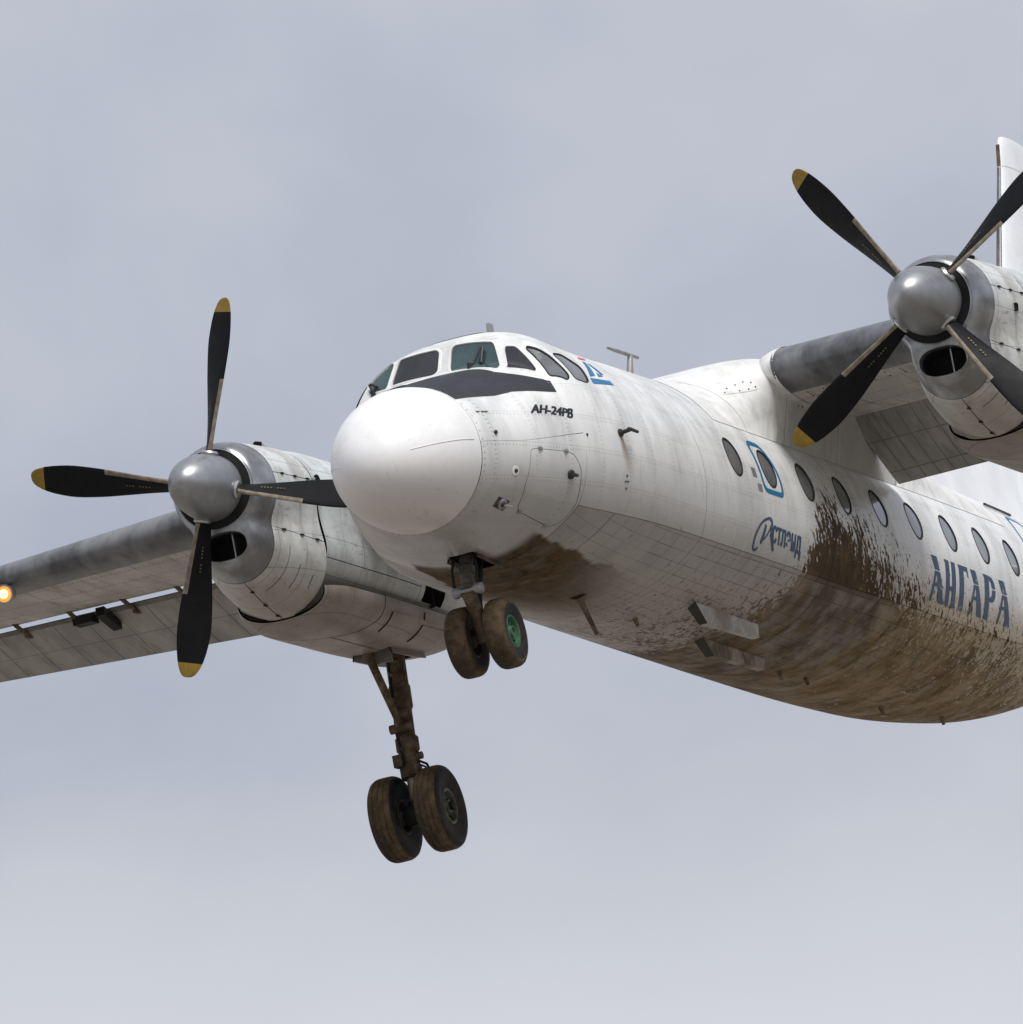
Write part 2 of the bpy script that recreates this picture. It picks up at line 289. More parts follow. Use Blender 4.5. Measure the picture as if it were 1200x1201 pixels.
s_ = NT('lamp_glow'); s_.out((1, 0.75, 0.4), 0.3); s_.b.inputs['Emission Color'].default_value = (1, 0.68, 0.30, 1); s_.b.inputs['Emission Strength'].default_value = 1.3
M['lamp'] = s_.m
s_ = NT('lamp_reflector_glow'); s_.out((0.6, 0.3, 0.1), 0.3); s_.b.inputs['Emission Color'].default_value = (1, 0.36, 0.05, 1); s_.b.inputs['Emission Strength'].default_value = 0.7
M['lampo'] = s_.m
s_ = NT('airfield_ground'); nn = s_.noise(s_.oc(), 0.03, 6, 0.65); n3_ = s_.noise(s_.oc(), 1.5, 4)
M['ground'] = s_.out(s_.mixc(s_.sstep(nn, 0.4, 0.6), s_.mixc(n3_, (0.235, 0.215, 0.19), (0.29, 0.268, 0.24)), (0.19, 0.172, 0.145)), 0.9)

# ------------------------------------------------------------------ mesh helpers
ROOTOBJ = bpy.data.objects.new('propeller_airliner', None); COL.objects.link(ROOTOBJ); ROOTOBJ.matrix_world = ROOT
ROOTOBJ.empty_display_size = 2
ROOTOBJ['label'] = 'white mud-spattered twin-propeller airliner with its landing gear down, flying overhead'
ROOTOBJ['category'] = 'airplane'

def obj(name, verts, faces, mats, parent=None, fm=None, normals=None, smooth=True, label=None, ang=None):
    me = bpy.data.meshes.new(name); me.from_pydata([tuple(map(float, v)) for v in verts], [], [tuple(int(i) for i in f) for f in faces])
    for m in (mats if isinstance(mats, (list, tuple)) else [mats]): me.materials.append(M[m])
    if fm is not None: me.polygons.foreach_set('material_index', np.array(fm, dtype=np.int32))
    me.polygons.foreach_set('use_smooth', np.ones(len(me.polygons), dtype=bool) if smooth else np.zeros(len(me.polygons), dtype=bool))
    if normals is not None: me.normals_split_custom_set_from_vertices([tuple(map(float, v)) for v in normals])
    else:
        bm = bmesh.new(); bm.from_mesh(me); bmesh.ops.recalc_face_normals(bm, faces=bm.faces)
        if ang:
            for e in bm.edges:
                if len(e.link_faces) == 2 and e.calc_face_angle(0) > R(ang): e.smooth = False
        bm.to_mesh(me); bm.free()
    me.update()
    o = bpy.data.objects.new(name, me); COL.objects.link(o); o.parent = parent or ROOTOBJ
    if label: o['label'] = label
    return o
def empty(name, parent=None, loc=(0, 0, 0)):
    o = bpy.data.objects.new(name, None); COL.objects.link(o); o.parent = parent or ROOTOBJ; o.location = loc; o.empty_display_size = 0.2
    return o
def copy_tree(o, parent, dy=0.0):
    c = o.copy(); COL.objects.link(c); c.parent = parent
    c.location = (o.location.x, o.location.y + dy, o.location.z)
    for ch in list(o.children): copy_tree(ch, c, 0.0)
    return c

class MB:
    def __init__(s): s.v = []; s.f = []; s.m = []
    def add(s, vs, fs, mi=0):
        b = len(s.v); s.v += [tuple(p) for p in vs]; s.f += [tuple(i + b for i in f) for f in fs]; s.m += [mi] * len(fs)
    def loft(s, rings, mi=0, closed=True, caps=(False, False)):
        n = len(rings[0]); b = len(s.v)
        for r in rings: s.v += [tuple(p) for p in r]
        for i in range(len(rings) - 1):
            for j in range(n if closed else n - 1):
                k = (j + 1) % n
                s.f.append((b + i * n + j, b + i * n + k, b + (i + 1) * n + k, b + (i + 1) * n + j)); s.m.append(mi)
        if caps[0]: s.f.append(tuple(b + j for j in range(n))[::-1]); s.m.append(mi)
        if caps[1]: s.f.append(tuple(b + (len(rings) - 1) * n + j for j in range(n))); s.m.append(mi)
    def tube(s, p0, p1, prof, n=16, mi=0, caps=True):
        p0 = Vector(p0); p1 = Vector(p1); a = (p1 - p0); d = a.normalized()
        u = d.orthogonal().normalized(); w_ = d.cross(u); rings = []
        for t, r in prof:
            c = p0 + a * t
            rings.append([c + (u * math.cos(2 * math.pi * k / n) + w_ * math.sin(2 * math.pi * k / n)) * r for k in range(n)])
        s.loft(rings, mi, True, (caps, caps))
    def path(s, pts, r, n=10, mi=0):
        pts = [Vector(p) for p in pts]; rings = []
        up = Vector((0.3, 0.2, 0.9)).normalized()
        for i, p in enumerate(pts):
            d = (pts[min(i + 1, len(pts) - 1)] - pts[max(i - 1, 0)]).normalized()
            u = (up - d * up.dot(d)).normalized(); w_ = d.cross(u)
            rings.append([p + (u * math.cos(2 * math.pi * k / n) + w_ * math.sin(2 * math.pi * k / n)) * r for k in range(n)])
        s.loft(rings, mi, True, (True, True))
    def box(s, c, d, mi=0, rot=None):
        vs = [Vector((sx * d[0] / 2, sy * d[1] / 2, sz * d[2] / 2)) for sx in (-1, 1) for sy in (-1, 1) for sz in (-1, 1)]
        if rot is not None: vs = [rot @ v for v in vs]
        s.add([Vector(c) + v for v in vs], [(0, 1, 3, 2), (4, 6, 7, 5), (0, 4, 5, 1), (2, 3, 7, 6), (0, 2, 6, 4), (1, 5, 7, 3)], mi)
    def lathe(s, c, axis, prof, n=40, mi=None):      # prof: (along axis, radius[, mat])
        d = Vector(axis).normalized(); u = d.orthogonal().normalized(); w_ = d.cross(u); c = Vector(c); b = len(s.v)
        for q in prof:
            for k in range(n): s.v.append(tuple(c + d * q[0] + (u * math.cos(2 * math.pi * k / n) + w_ * math.sin(2 * math.pi * k / n)) * q[1]))
        for i in range(len(prof) - 1):
            for j in range(n):
                k = (j + 1) % n; s.f.append((b + i * n + j, b + i * n + k, b + (i + 1) * n + k, b + (i + 1) * n + j)); s.m.append(prof[i][2] if len(prof[i]) > 2 else 0)
    def build(s, name, mats, parent=None, smooth=True, ang=35, label=None):
        return obj(name, s.v, s.f, mats, parent, s.m, None, smooth, label, ang)

def pchip(X, Y, x):
    X = np.asarray(X, float); Y = np.asarray(Y, float); x = np.asarray(x, float)
    h = np.diff(X); d = np.diff(Y) / h; m = np.zeros_like(Y)
    for i in range(1, len(X) - 1):
        if d[i - 1] * d[i] > 0:
            w1 = 2 * h[i] + h[i - 1]; w2 = h[i] + 2 * h[i - 1]; m[i] = (w1 + w2) / (w1 / d[i - 1] + w2 / d[i])
    m[0] = d[0]; m[-1] = d[-1]
    i = np.clip(np.searchsorted(X, x) - 1, 0, len(X) - 2); t = (x - X[i]) / h[i]
    return (1 + 2 * t) * (1 - t) ** 2 * Y[i] + t * (1 - t) ** 2 * h[i] * m[i] + t * t * (3 - 2 * t) * Y[i + 1] + t * t * (t - 1) * h[i] * m[i + 1]

# ------------------------------------------------------------------ fuselage surface S(x, v): v 0 crown, +-0.65 chine, +-1 keel; v > 0 starboard
FT = np.array([(1.45, .64, -.08, .72, .72, -.42, -.79), (1.7, .705, -.075, .85, .77, -.46, -.84), (2.0, .785, -.065, .97, .84, -.50, -.88),
 (2.4, .89, -.045, 1.10, .95, -.55, -.925), (2.78, .985, -.025, 1.205, 1.05, -.58, -.955), (3.0, 1.33, -.01, 1.26, 1.11, -.595, -.97),
 (3.3, 1.40, .0, 1.32, 1.19, -.61, -.99), (3.8, 1.40, .015, 1.39, 1.30, -.625, -1.02), (4.6, 1.42, .03, 1.44, 1.40, -.63, -1.055),
 (5.6, 1.46, .03, 1.45, 1.44, -.63, -1.09), (7.5, 1.48, .03, 1.45, 1.45, -.63, -1.13), (10., 1.48, .03, 1.45, 1.45, -.63, -1.165),
 (13., 1.48, .03, 1.45, 1.45, -.63, -1.19), (15., 1.48, .045, 1.425, 1.43, -.62, -1.16), (17., 1.48, .12, 1.31, 1.30, -.50, -1.02),
 (19., 1.47, .32, 1.06, 1.03, -.20, -.70), (21., 1.43, .68, .70, .7, .32, -.12), (23., 1.32, 1.0, .24, .2, .9, .62)])
def fus(x, v):
    x = np.atleast_1d(np.asarray(x, float)); v = np.atleast_1d(np.asarray(v, float)); v = (v + 1) % 2 - 1
    zt, zm, w, hl, zk, zb = [pchip(FT[:, 0], FT[:, k], np.clip(x, 1.45, 23)) for k in range(1, 7)]
    k = (x > 2.78) & (x < 3.0); zt = np.where(k, .985 + (x - 2.78) / .22 * .345, zt)
    a = np.abs(v); s = np.sign(v); t = np.clip(a / .45, 0, 1) * np.pi / 2
    pw = 2 / np.interp(x, [2.0, 2.75, 3.1, 3.6, 4.4, 5.2], [2., 2.85, 2.6, 2.3, 2.1, 2.])
    y1 = w * np.sin(t) ** pw; z1 = zm + (zt - zm) * np.abs(np.cos(t)) ** pw
    bk = np.arcsin(np.clip((zm - zk) / hl, 0, .999)); b = np.clip((a - .45) / .2, 0, 1) * bk
    y2 = w * np.cos(b); z2 = zm - hl * np.sin(b)
    wk = w * np.cos(bk); sg = zk - zb; Rr = (wk * wk + sg * sg) / (2 * sg); zc = zb + Rr
    th = np.arctan2(wk, zc - zk) * (1 - np.clip((a - .65) / .35, 0, 1))
    y3 = Rr * np.sin(th); z3 = zc - Rr * np.cos(th)
    y = np.where(a <= .45, y1, np.where(a <= .65, y2, y3)); z = np.where(a <= .45, z1, np.where(a <= .65, z2, z3))
    return np.stack([x, s * y, z], -1)
def nrm(S, x, v, ctr, e=4e-4):
    dx = S(x + e, v) - S(x - e, v); dv = S(x, v + e) - S(x, v - e)
    n = np.cross(dx, dv); l = np.linalg.norm(n, axis=-1, keepdims=True); n = n / np.maximum(l, 1e-12)
    p = S(x, v); c = ctr(p); sg = np.sign(np.sum(n * (p - c), -1, keepdims=True)); sg[sg == 0] = 1
    return n * sg
def fctr(p): return np.stack([p[:, 0] + 0.0, p[:, 1] * 0, np.interp(p[:, 0], FT[:, 0], FT[:, 2])], -1)
def v_of_z(x, z):                                           # |v| for a height on the side
    vs = np.linspace(0.02, 0.98, 400); zz = fus(np.full(400, x), vs)[:, 2]
    return float(np.interp(-z, -zz, vs))

def dens(poly, sc_, step):
    o = []
    for i in range(len(poly)):
        a = np.array(poly[i]); b = np.array(poly[(i + 1) % len(poly)])
        n = max(1, int(math.ceil(np.hypot((b - a)[0], (b - a)[1] * sc_) / step)))
        for k in range(n): o.append(tuple(a + (b - a) * k / n))
    return o
def inside(poly, P):
    P = np.asarray(P); c = np.zeros(len(P), bool); q = np.asarray(poly); j = len(q) - 1
    for i in range(len(q)):
        xi, yi = q[i]; xj, yj = q[j]
        if yi != yj:
            m = ((yi > P[:, 1]) != (yj > P[:, 1])) & (P[:, 0] < (xj - xi) * (P[:, 1] - yi) / (yj - yi) + xi); c ^= m
        j = i
    return c
def patch_data(S, ctr, poly, holes=(), off=0.0, gx=0.10, gv=0.018, sc_=4.5, rim=0.02, xs=(), step=0.05):
    loops = [dens(poly, sc_, step)] + [dens(h, sc_, 0.03) for h in holes]
    pts = []; edges = []
    for lp in loops:
        b = len(pts); pts += lp; edges += [(b + i, b + (i + 1) % len(lp)) for i in range(len(lp))]
    P = np.array(poly); x0, v0 = P.min(0); x1, v1 = P.max(0)
    gxs = list(np.linspace(x0, x1, max(2, int((x1 - x0) / gx) + 2))[1:-1]) + [q for q in xs if x0 < q < x1]
    gvs = np.linspace(v0, v1, max(2, int((v1 - v0) / gv) + 2))[1:-1]
    if len(gxs) and len(gvs):
        G = np.array([(a, b) for a in gxs for b in gvs]); keep = inside(loops[0], G)
        for h in loops[1:]: keep &= ~inside(h, G)
        G = G[keep]
        L_ = np.array(pts)                                   # drop grid points too near a loop
        ok = np.ones(len(G), bool)
        for i in range(0, len(G), 2000):
            d = np.hypot(G[i:i + 2000, None, 0] - L_[None, :, 0], (G[i:i + 2000, None, 1] - L_[None, :, 1]) * sc_).min(1); ok[i:i + 2000] = d > 0.012
        pts += [tuple(q) for q in G[ok]]
    r = delaunay_2d_cdt([Vector((p[0], p[1] * sc_)) for p in pts], edges, [], 0, 1e-5)
    V = np.array([(p.x, p.y / sc_) for p in r[0]]); T = np.array([tuple(f) for f in r[2]])
    cen = V[T].mean(1); k = inside(loops[0], cen)
    for h in loops[1:]: k &= ~inside(h, cen)
    T = T[k]
    N = nrm(S, V[:, 0], V[:, 1], ctr); Q = S(V[:, 0], V[:, 1]) + N * off
    fn = np.cross(Q[T[:, 1]] - Q[T[:, 0]], Q[T[:, 2]] - Q[T[:, 0]]); fl = np.sum(fn * N[T[:, 0]], -1) < 0
    T[fl] = T[fl][:, ::-1]
    vs = list(Q); fs = [tuple(t) for t in T]; ns = list(N)
    if rim:
        for li, lp in enumerate(loops):
            A = np.array(lp); n = nrm(S, A[:, 0], A[:, 1], ctr); p = S(A[:, 0], A[:, 1]); b = len(vs); m = len(lp)
            vs += list(p + n * off) + list(p + n * (off - rim))
            side = np.cross(np.roll(p, -1, 0) - np.roll(p, 1, 0), n); side /= np.maximum(np.linalg.norm(side, axis=1, keepdims=True), 1e-9)
            ar = np.sum(A[:, 0] * np.roll(A[:, 1], -1) - np.roll(A[:, 0], -1) * A[:, 1])
            cx = p.mean(0) - p; sg = np.sign(np.sum(side * cx)); side = side * (-sg if li == 0 else sg)
            ns += list(side) * 2
            for i in range(m):
                j = (i + 1) % m; fs.append((b + i, b + j, b + m + j, b + m + i))
    return vs, fs, ns
def patch(name, mat_, poly, holes=(), parent=None, S=fus, ctr=fctr, label=None, **k):
    vs, fs, ns = patch_data(S, ctr, poly, holes, **k)
    return obj(name, vs, fs, mat_, parent, None, ns, True, label)
def spts(poly, off, S=fus, ctr=fctr):
    A = np.array(poly); return S(A[:, 0], A[:, 1]) + nrm(S, A[:, 0], A[:, 1], ctr) * off
def scale_poly(poly, k):
    A = np.array(poly); c = A.mean(0); return [tuple(c + (p - c) * k) for p in A]
def grow(poly, d, sc_=4.5):                                 # offset outline by d metres
    A = np.array(poly) * (1, sc_); n = len(A); o = []
    ar = np.sum(A[:, 0] * np.roll(A[:, 1], -1) - np.roll(A[:, 0], -1) * A[:, 1]); s = 1 if ar > 0 else -1
    for i in range(n):
        e1 = A[i] - A[i - 1]; e2 = A[(i + 1) % n] - A[i]
        n1 = np.array((e1[1], -e1[0])) * s / (np.linalg.norm(e1) + 1e-9); n2 = np.array((e2[1], -e2[0])) * s / (np.linalg.norm(e2) + 1e-9)
        b = n1 + n2; b /= max(np.linalg.norm(b), 1e-6); q = A[i] + b * d / max(0.5, float(b @ n1)); o.append((q[0], q[1] / sc_))
    return o
def rounded(poly, r, n=5, sc_=4.5):
    A = np.array(poly, float) * (1, sc_); o = []
    for i in range(len(A)):
        p = A[i]; a = A[i - 1] - p; b = A[(i + 1) % len(A)] - p; la = np.linalg.norm(a); lb = np.linalg.norm(b); rr = min(r, la * .45, lb * .45)
        p0 = p + a / la * rr; p1 = p + b / lb * rr
        for k in range(n + 1):
            t = k / n; q = (1 - t) ** 2 * p0 + 2 * t * (1 - t) * p + t * t * p1; o.append((q[0], q[1] / sc_))
    return o
def mir(poly): return [(x, -v) for x, v in poly][::-1]

# ------------------------------------------------------------------ ground (out of frame, lights the belly)
mb = MB(); mb.add([(-6000, -6000, 0), (6000, -6000, 0), (6000, 6000, 0), (-6000, 6000, 0)], [(0, 1, 2, 3)])
gd = mb.build('ground', 'ground'); gd.parent = None; gd['kind'] = 'structure'

# ------------------------------------------------------------------ fuselage
vs_ = np.linspace(-1, 1, 97)[:-1]; rings = []
for x in np.concatenate([np.linspace(1.47, 5, 30), np.linspace(5.3, 22.98, 50)]):
    X = np.full(96, x); rings.append(spts(list(zip(X, vs_ + 1e-4)), -0.075))
mb = MB(); mb.loft(rings, 0, True, (True, True)); FUS = mb.build('fuselage', 'liner', ang=None)

# openings
WF_P = rounded([(2.955, -.0075), (2.936, -.0854), (2.603, -.1255), (2.785, -.0070)], .03)
W4 = rounded([(2.910, -.1167), (2.921, -.145), (2.799, -.2254), (2.677, -.1426)], .03)
W5 = rounded([(2.944, -.1747), (2.969, -.2118), (2.993, -.2724), (3.060, -.3215), (2.998, -.3328), (2.840, -.277)], .05)
W6 = rounded([(3.081, -.2508), (3.291, -.2533), (3.515, -.2769), (3.448, -.3214), (3.352, -.331), (3.157, -.3299)], .05)
WF_S = rounded([(2.981, .0843), (2.955, .0070), (2.795, .0070), (2.833, .1008)], .03)
W1_S = rounded([(2.988, .1009), (2.834, .119), (2.897, .1795), (3.015, .188)], .03)
WF_P = grow(WF_P, .014); W4 = grow(W4, .012); WF_S = grow(WF_S, .014); W1_S = grow(W1_S, .014); W5 = grow(W5, .006); W6 = grow(W6, .006)
COCK = [('teal', WF_P), ('smoke', W4), ('cabin', W5), ('cabin', W6), ('smoke', WF_S), ('teal', W1_S), ('cabin', mir(grow(W5, -.01))), ('cabin', mir(W6))]
COCK[6] = ('cabin', [(x + .06, v + .015) for x, v in COCK[6][1]])
HATCH = rounded([(2.074, -.4683), (2.731, -.479), (2.87, -.5305), (2.907, -.6166), (2.935, -.712), (2.829, -.7505), (2.128, -.7243), (2.049, -.629)], .10)
HATCH = [(x, v + 2) for x, v in HATCH]
BAY = rounded([(2.30, .955), (2.30, 1.045), (3.0, 1.045), (3.0, .955)], .06)
def wloop(xc, side, zc=0.31, r=0.195, n=28):
    o = []
    for k in range(n):
        a = 2 * math.pi * k / n; x = xc + r * 0.98 * math.cos(a); o.append((x, side * v_of_z(x, zc + r * 1.02 * math.sin(a))))
    return o
WX = [6.857, 7.86, 8.996, 10.12, 11.25, 12.35, 13.46, 14.56, 15.646, 16.75]
WINS = {}
for s_ in (-1, 1):
    for x in WX: WINS[(x, s_)] = wloop(x, s_)
G_ = 0.0030                                                  # half gap between panels, metres
gv = G_ / 4.5
def rect(x0, x1, v0, v1): return [(x0 + G_, v0 + gv), (x1 - G_, v0 + gv), (x1 - G_, v1 - gv), (x0 + G_, v1 - gv)]
def between(x0, x1, sides): return [h for (x, s), h in WINS.items() if x0 < x < x1 and s in sides]
XK = (2.775, 2.785, 2.995, 3.005)
patch('skin_panel', 'skin', rect(1.455, 2.96, .4395, 1.5605), [HATCH, BAY], FUS, gx=.07)
patch('skin_panel', 'skin', [(1.455, -.44 + gv), (2.96 - G_, -.44 + gv), (2.96 + G_, -.65 + gv), (5.8 - G_, -.65 + gv), (5.8 - G_, .65 - gv), (2.96 + G_, .65 - gv), (2.96 - G_, .44 - gv), (1.455, .44 - gv)],
      [q for _, q in COCK], FUS, gx=.05, gv=.014, xs=XK)
for x0, x1 in ((2.96, 3.62), (3.62, 5.8), (5.8, 9.55), (9.55, 13.25), (13.25, 16.6), (16.6, 22.98)):
    patch('skin_panel', 'belly', rect(x0, x1, .65, 1.35), [], FUS, gx=.12, gv=.02)
for x0, x1 in ((5.8, 9.55), (9.55, 13.25), (13.25, 16.6), (16.6, 22.98)):
    patch('skin_panel', 'skin', rect(x0, x1, -.65, 0), between(x0, x1, (-1,)), FUS, gx=.12, gv=.02)
    patch('skin_panel', 'skin', rect(x0, x1, 0, .65), between(x0, x1, (1,)), FUS, gx=.12, gv=.02)

def window(name, loop, pane_mat, frame_mat='rubber', fw=0.012, depth=0.03, proud=0.003, S=fus, ctr=fctr, extra=None):
    lo = dens(loop, 4.5, 0.03); rg = [spts(grow(lo, fw), 0.0005), spts(grow(lo, fw * .8), proud), spts(grow(lo, -0.004), proud), spts(grow(lo, -0.006), -depth)]
    mb = MB(); mb.loft(rg); f = mb.build(name, frame_mat, ang=50)
    a_, b_, n_v = patch_data(S, ctr, loop, [], off=-depth * .7, gx=.06, gv=.015, rim=0, step=.04); obj('pane', a_, b_, pane_mat, f, None, n_v)
    return f
for m_, q in COCK: window('cockpit_window', q, m_, 'wframe' if m_ != 'cabin' else 'rubber', 0.010, .014 if m_ != 'cabin' else .010)
for k_, q in WINS.items(): window('cabin_window', q, 'cabin', 'rubber', .014, .010)

# radome
mb = MB(); pr = []
rx = 1.19; n_ = 26; rings = []
def rad_pt(i, a, k=1.0):
    t = i / n_ * math.pi / 2; c = math.cos(t); x = 1.448 - rx * c; r = math.sin(t)
    return (x, .722 * k * r * math.sin(a), -.078 - .15 * c ** 1.4 + .718 * k * r * math.cos(a))
for i in range(n_ + 1): rings.append([rad_pt(i, a) for a in np.linspace(0, 2 * math.pi, 73)[:-1]])
mb.loft(rings[1:], 0, True, (True, False)); RAD = mb.build('radome', 'radome', ang=None)
for a in (-1.52, 1.52):                                     # lightning strips on the radome sides
    P = [rad_pt(i, a) for i in range(9, n_ - 1)]
    mb = MB(); mb.path(P, .005, 6); mb.build('lightning_strip', 'wframe', RAD)

q_ = [(1.485, v) for v in np.linspace(-1, 1, 61)[:-1] + .004]; n_s = nrm(fus, np.array([q[0] for q in q_]), np.array([q[1] for q in q_]), fctr)
sm = MB()
for p, n in zip(spts(q_, 0), n_s): p = Vector(p); n = Vector(n); sm.tube(p - n * .004, p + n * .003, [(0, .007), (1, .006)], 6)
sm.build('screws', 'grey', RAD)['kind'] = 'stuff'
# painted anti-glare panel
GL = [(1.475, -.235), (1.623, -.2385), (2.218, -.2673), (2.766, -.3279), (2.796, -.2846), (2.50, -.186), (2.44, -.15), (2.56, -.06), (2.62, 0)]
gl = GL + [(2.74, .03), (2.79, .07), (2.805, .105), (2.815, .13), (2.86, .185), (2.90, .25), (2.86, .318), (2.25, .266), (1.63, .24), (1.475, .235)]
patch('anti_glare_panel', 'glare', gl, [], None, off=.0015, gx=.06, gv=.014, rim=0)

# access hatch in the nose
patch('access_hatch', 'skin', grow(HATCH, -.009), [], None, off=.001, gx=.07)
HT = bpy.data.objects['access_hatch']
for (x, v) in ((2.22, -.470), (2.62, -.4765), (2.75, -.7475), (2.20, -.727)):
    p = spts([(x, v)], .006)[0]; mb = MB(); mb.box(p, (.07, .02, .025)); mb.build('hinge', 'grey', HT, smooth=False)
p = Vector(spts([(2.70, -.556)], .0)[0]); nn_ = Vector(nrm(fus, np.array([2.70]), np.array([-.556]), fctr)[0])
mb = MB(); mb.tube(p - nn_ * .01, p + nn_ * .03, [(0, .05), (.8, .045), (1, .03)], 14); mb.box(p + nn_ * .05, (.15, .03, .025)); mb.build('handle', 'ink', HT)

# nose gear bay walls
mb = MB(); b_ = dens(BAY, 4.5, .05); mb.loft([spts(grow(b_, .001), -.004), spts(b_, -.05), [(p[0], p[1], -.45) for p in spts(b_, 0)]], 0, True, (False, True)); mb.build('gear_bay', 'black', ang=None)
for s_ in (-1, 1):                                           # open nose gear doors
    mb = MB(); pts_ = [fus(x, s_ * .955)[0] for x in np.linspace(2.34, 2.96, 8)]; dn = Vector((0, -s_ * -.35, -1)).normalized()
    up_ = [Vector(p) + Vector((0, 0, .0)) for p in pts_]; lo_ = [p + dn * .05 for i, p in enumerate(up_)]
    th_ = Vector((0, s_ * .018, 0)); mb.loft([up_, lo_, [p + th_ for p in lo_], [p + th_ for p in up_]], 0, False); mb.build('gear_door', 'strut')

# wing fairing
def smooth(a, b, x): t = np.clip((x - a) / (b - a), 0, 1); return t * t * (3 - 2 * t)
VS = .303
def fair(x, a):
    x = np.atleast_1d(np.asarray(x, float)); a = np.atleast_1d(np.asarray(a, float))
    p = fus(x, a * VS); rear = 1 - smooth(12.4, 16.2, x); b = smooth(7.2, 9.5, x) * rear; bw = smooth(7.3, 8.8, x) * (1 - smooth(11.6, 14.0, x)); t = a * np.pi / 2; n = 2 + 2.6 * bw; pw = 2 / n
    zt = 1.48 + .30 * b; e = fus(x, np.full_like(x, VS))
    y = e[:, 1] * np.sign(t) * np.abs(np.sin(t)) ** pw * (1 + .26 * bw * np.abs(np.cos(t)) ** .5); z = e[:, 2] + (zt - e[:, 2]) * np.abs(np.cos(t)) ** pw
    q = np.stack([x, y, z], -1); bb = np.maximum(b, bw)[:, None]
    return p * (1 - bb) + q * bb
def fairctr(p): return np.stack([p[:, 0], p[:, 1] * 0, p[:, 2] * 0 + .2], -1)
FA = empty('wing_fairing')
fx = (6.9, 7.9, 9.0, 10.6, 12.2, 16.2)
for i in range(5):
    for a0, a1 in ((-1, 0), (0, 1)):
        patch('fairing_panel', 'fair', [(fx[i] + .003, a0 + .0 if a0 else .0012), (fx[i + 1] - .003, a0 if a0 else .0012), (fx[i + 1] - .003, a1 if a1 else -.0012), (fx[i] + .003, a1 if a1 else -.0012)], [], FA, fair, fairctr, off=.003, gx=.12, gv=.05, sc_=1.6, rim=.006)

def screws(name, pts, nrms, r, parent):
    m = MB()
    for p, n in zip(pts, nrms):
        p = Vector(p); n = Vector(n); m.tube(p - n * .004, p + n * .005, [(0, r), (1, r * .8)], 6)
    o = m.build(name, 'ink', parent); o['kind'] = 'stuff'; return o
for P in ([(7.95, -.66), (8.05, -.60), (8.30, -.60), (8.40, -.68), (8.38, -.76), (8.28, -.74)], [(9.25, -.72), (9.55, -.72), (9.55, -.93), (9.25, -.93)]):
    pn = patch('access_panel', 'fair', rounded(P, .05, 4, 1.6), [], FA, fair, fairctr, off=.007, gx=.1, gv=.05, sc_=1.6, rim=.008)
    A_ = [(0, 0)]
    for q in dens(grow(rounded(P, .05, 4, 1.6), -.03, 1.6), 1.6, .03):
        if all(math.hypot(q[0] - a[0], (q[1] - a[1]) * 1.6) > .085 for a in A_): A_.append(q)
    A_ = np.array(A_[1:]); screws('screws', fair(A_[:, 0], A_[:, 1]) + nrm(fair, A_[:, 0], A_[:, 1], fairctr) * .007, nrm(fair, A_[:, 0], A_[:, 1], fairctr), .011, pn)
# ------------------------------------------------------------------ wings, flaps, boots
def wing_geo(y):
    y = abs(y)
    if y < 4.3: le, c = 8.50, 3.50
    else: le = 8.50 + .118 * (y - 4.3); c = 3.50 - (y - 4.3) * .233
    zle = 1.46 - .006 * max(0, y - 4.3)
    return le, c, zle
TH = R(2.6)
def foil(t, thick, camb):
    yt = 5 * thick * (.2969 * math.sqrt(t) - .126 * t - .3516 * t * t + .2843 * t ** 3 - .1015 * t ** 4)
    yc = camb / .16 * (.8 * t - t * t) if t < .4 else camb / .36 * (.2 + .8 * t - t * t)
    return yc + yt, yc - yt
def wp(y, t, h):                                              # point at chord fraction t, height h (chords)
    le, c, zle = wing_geo(y); X = t * c; Z = h * c
    return (le + X * math.cos(TH) + Z * math.sin(TH), y, zle - X * math.sin(TH) + Z * math.cos(TH))
def sec(y, t0=0.0, tu=.80, tl=.665):
    th = .165 if abs(y) < 4.3 else .165 - .004 * (abs(y) - 4.3); cb = .022
    up = [(t, foil(t, th, cb)[0]) for t in tu * (np.linspace(0, 1, 22) ** 1.7)][::-1]
    lo = [(t, foil(t, th, cb)[1]) for t in tl * (np.linspace(0, 1, 20) ** 1.7)][1:]
    cove = [(tl + .004, foil(tl, th, cb)[1] + .018), (tl + .03, .028), (tu - .03, foil(tu, th, cb)[0] - .014)]
    return [wp(y, *q) for q in up + lo + cove]
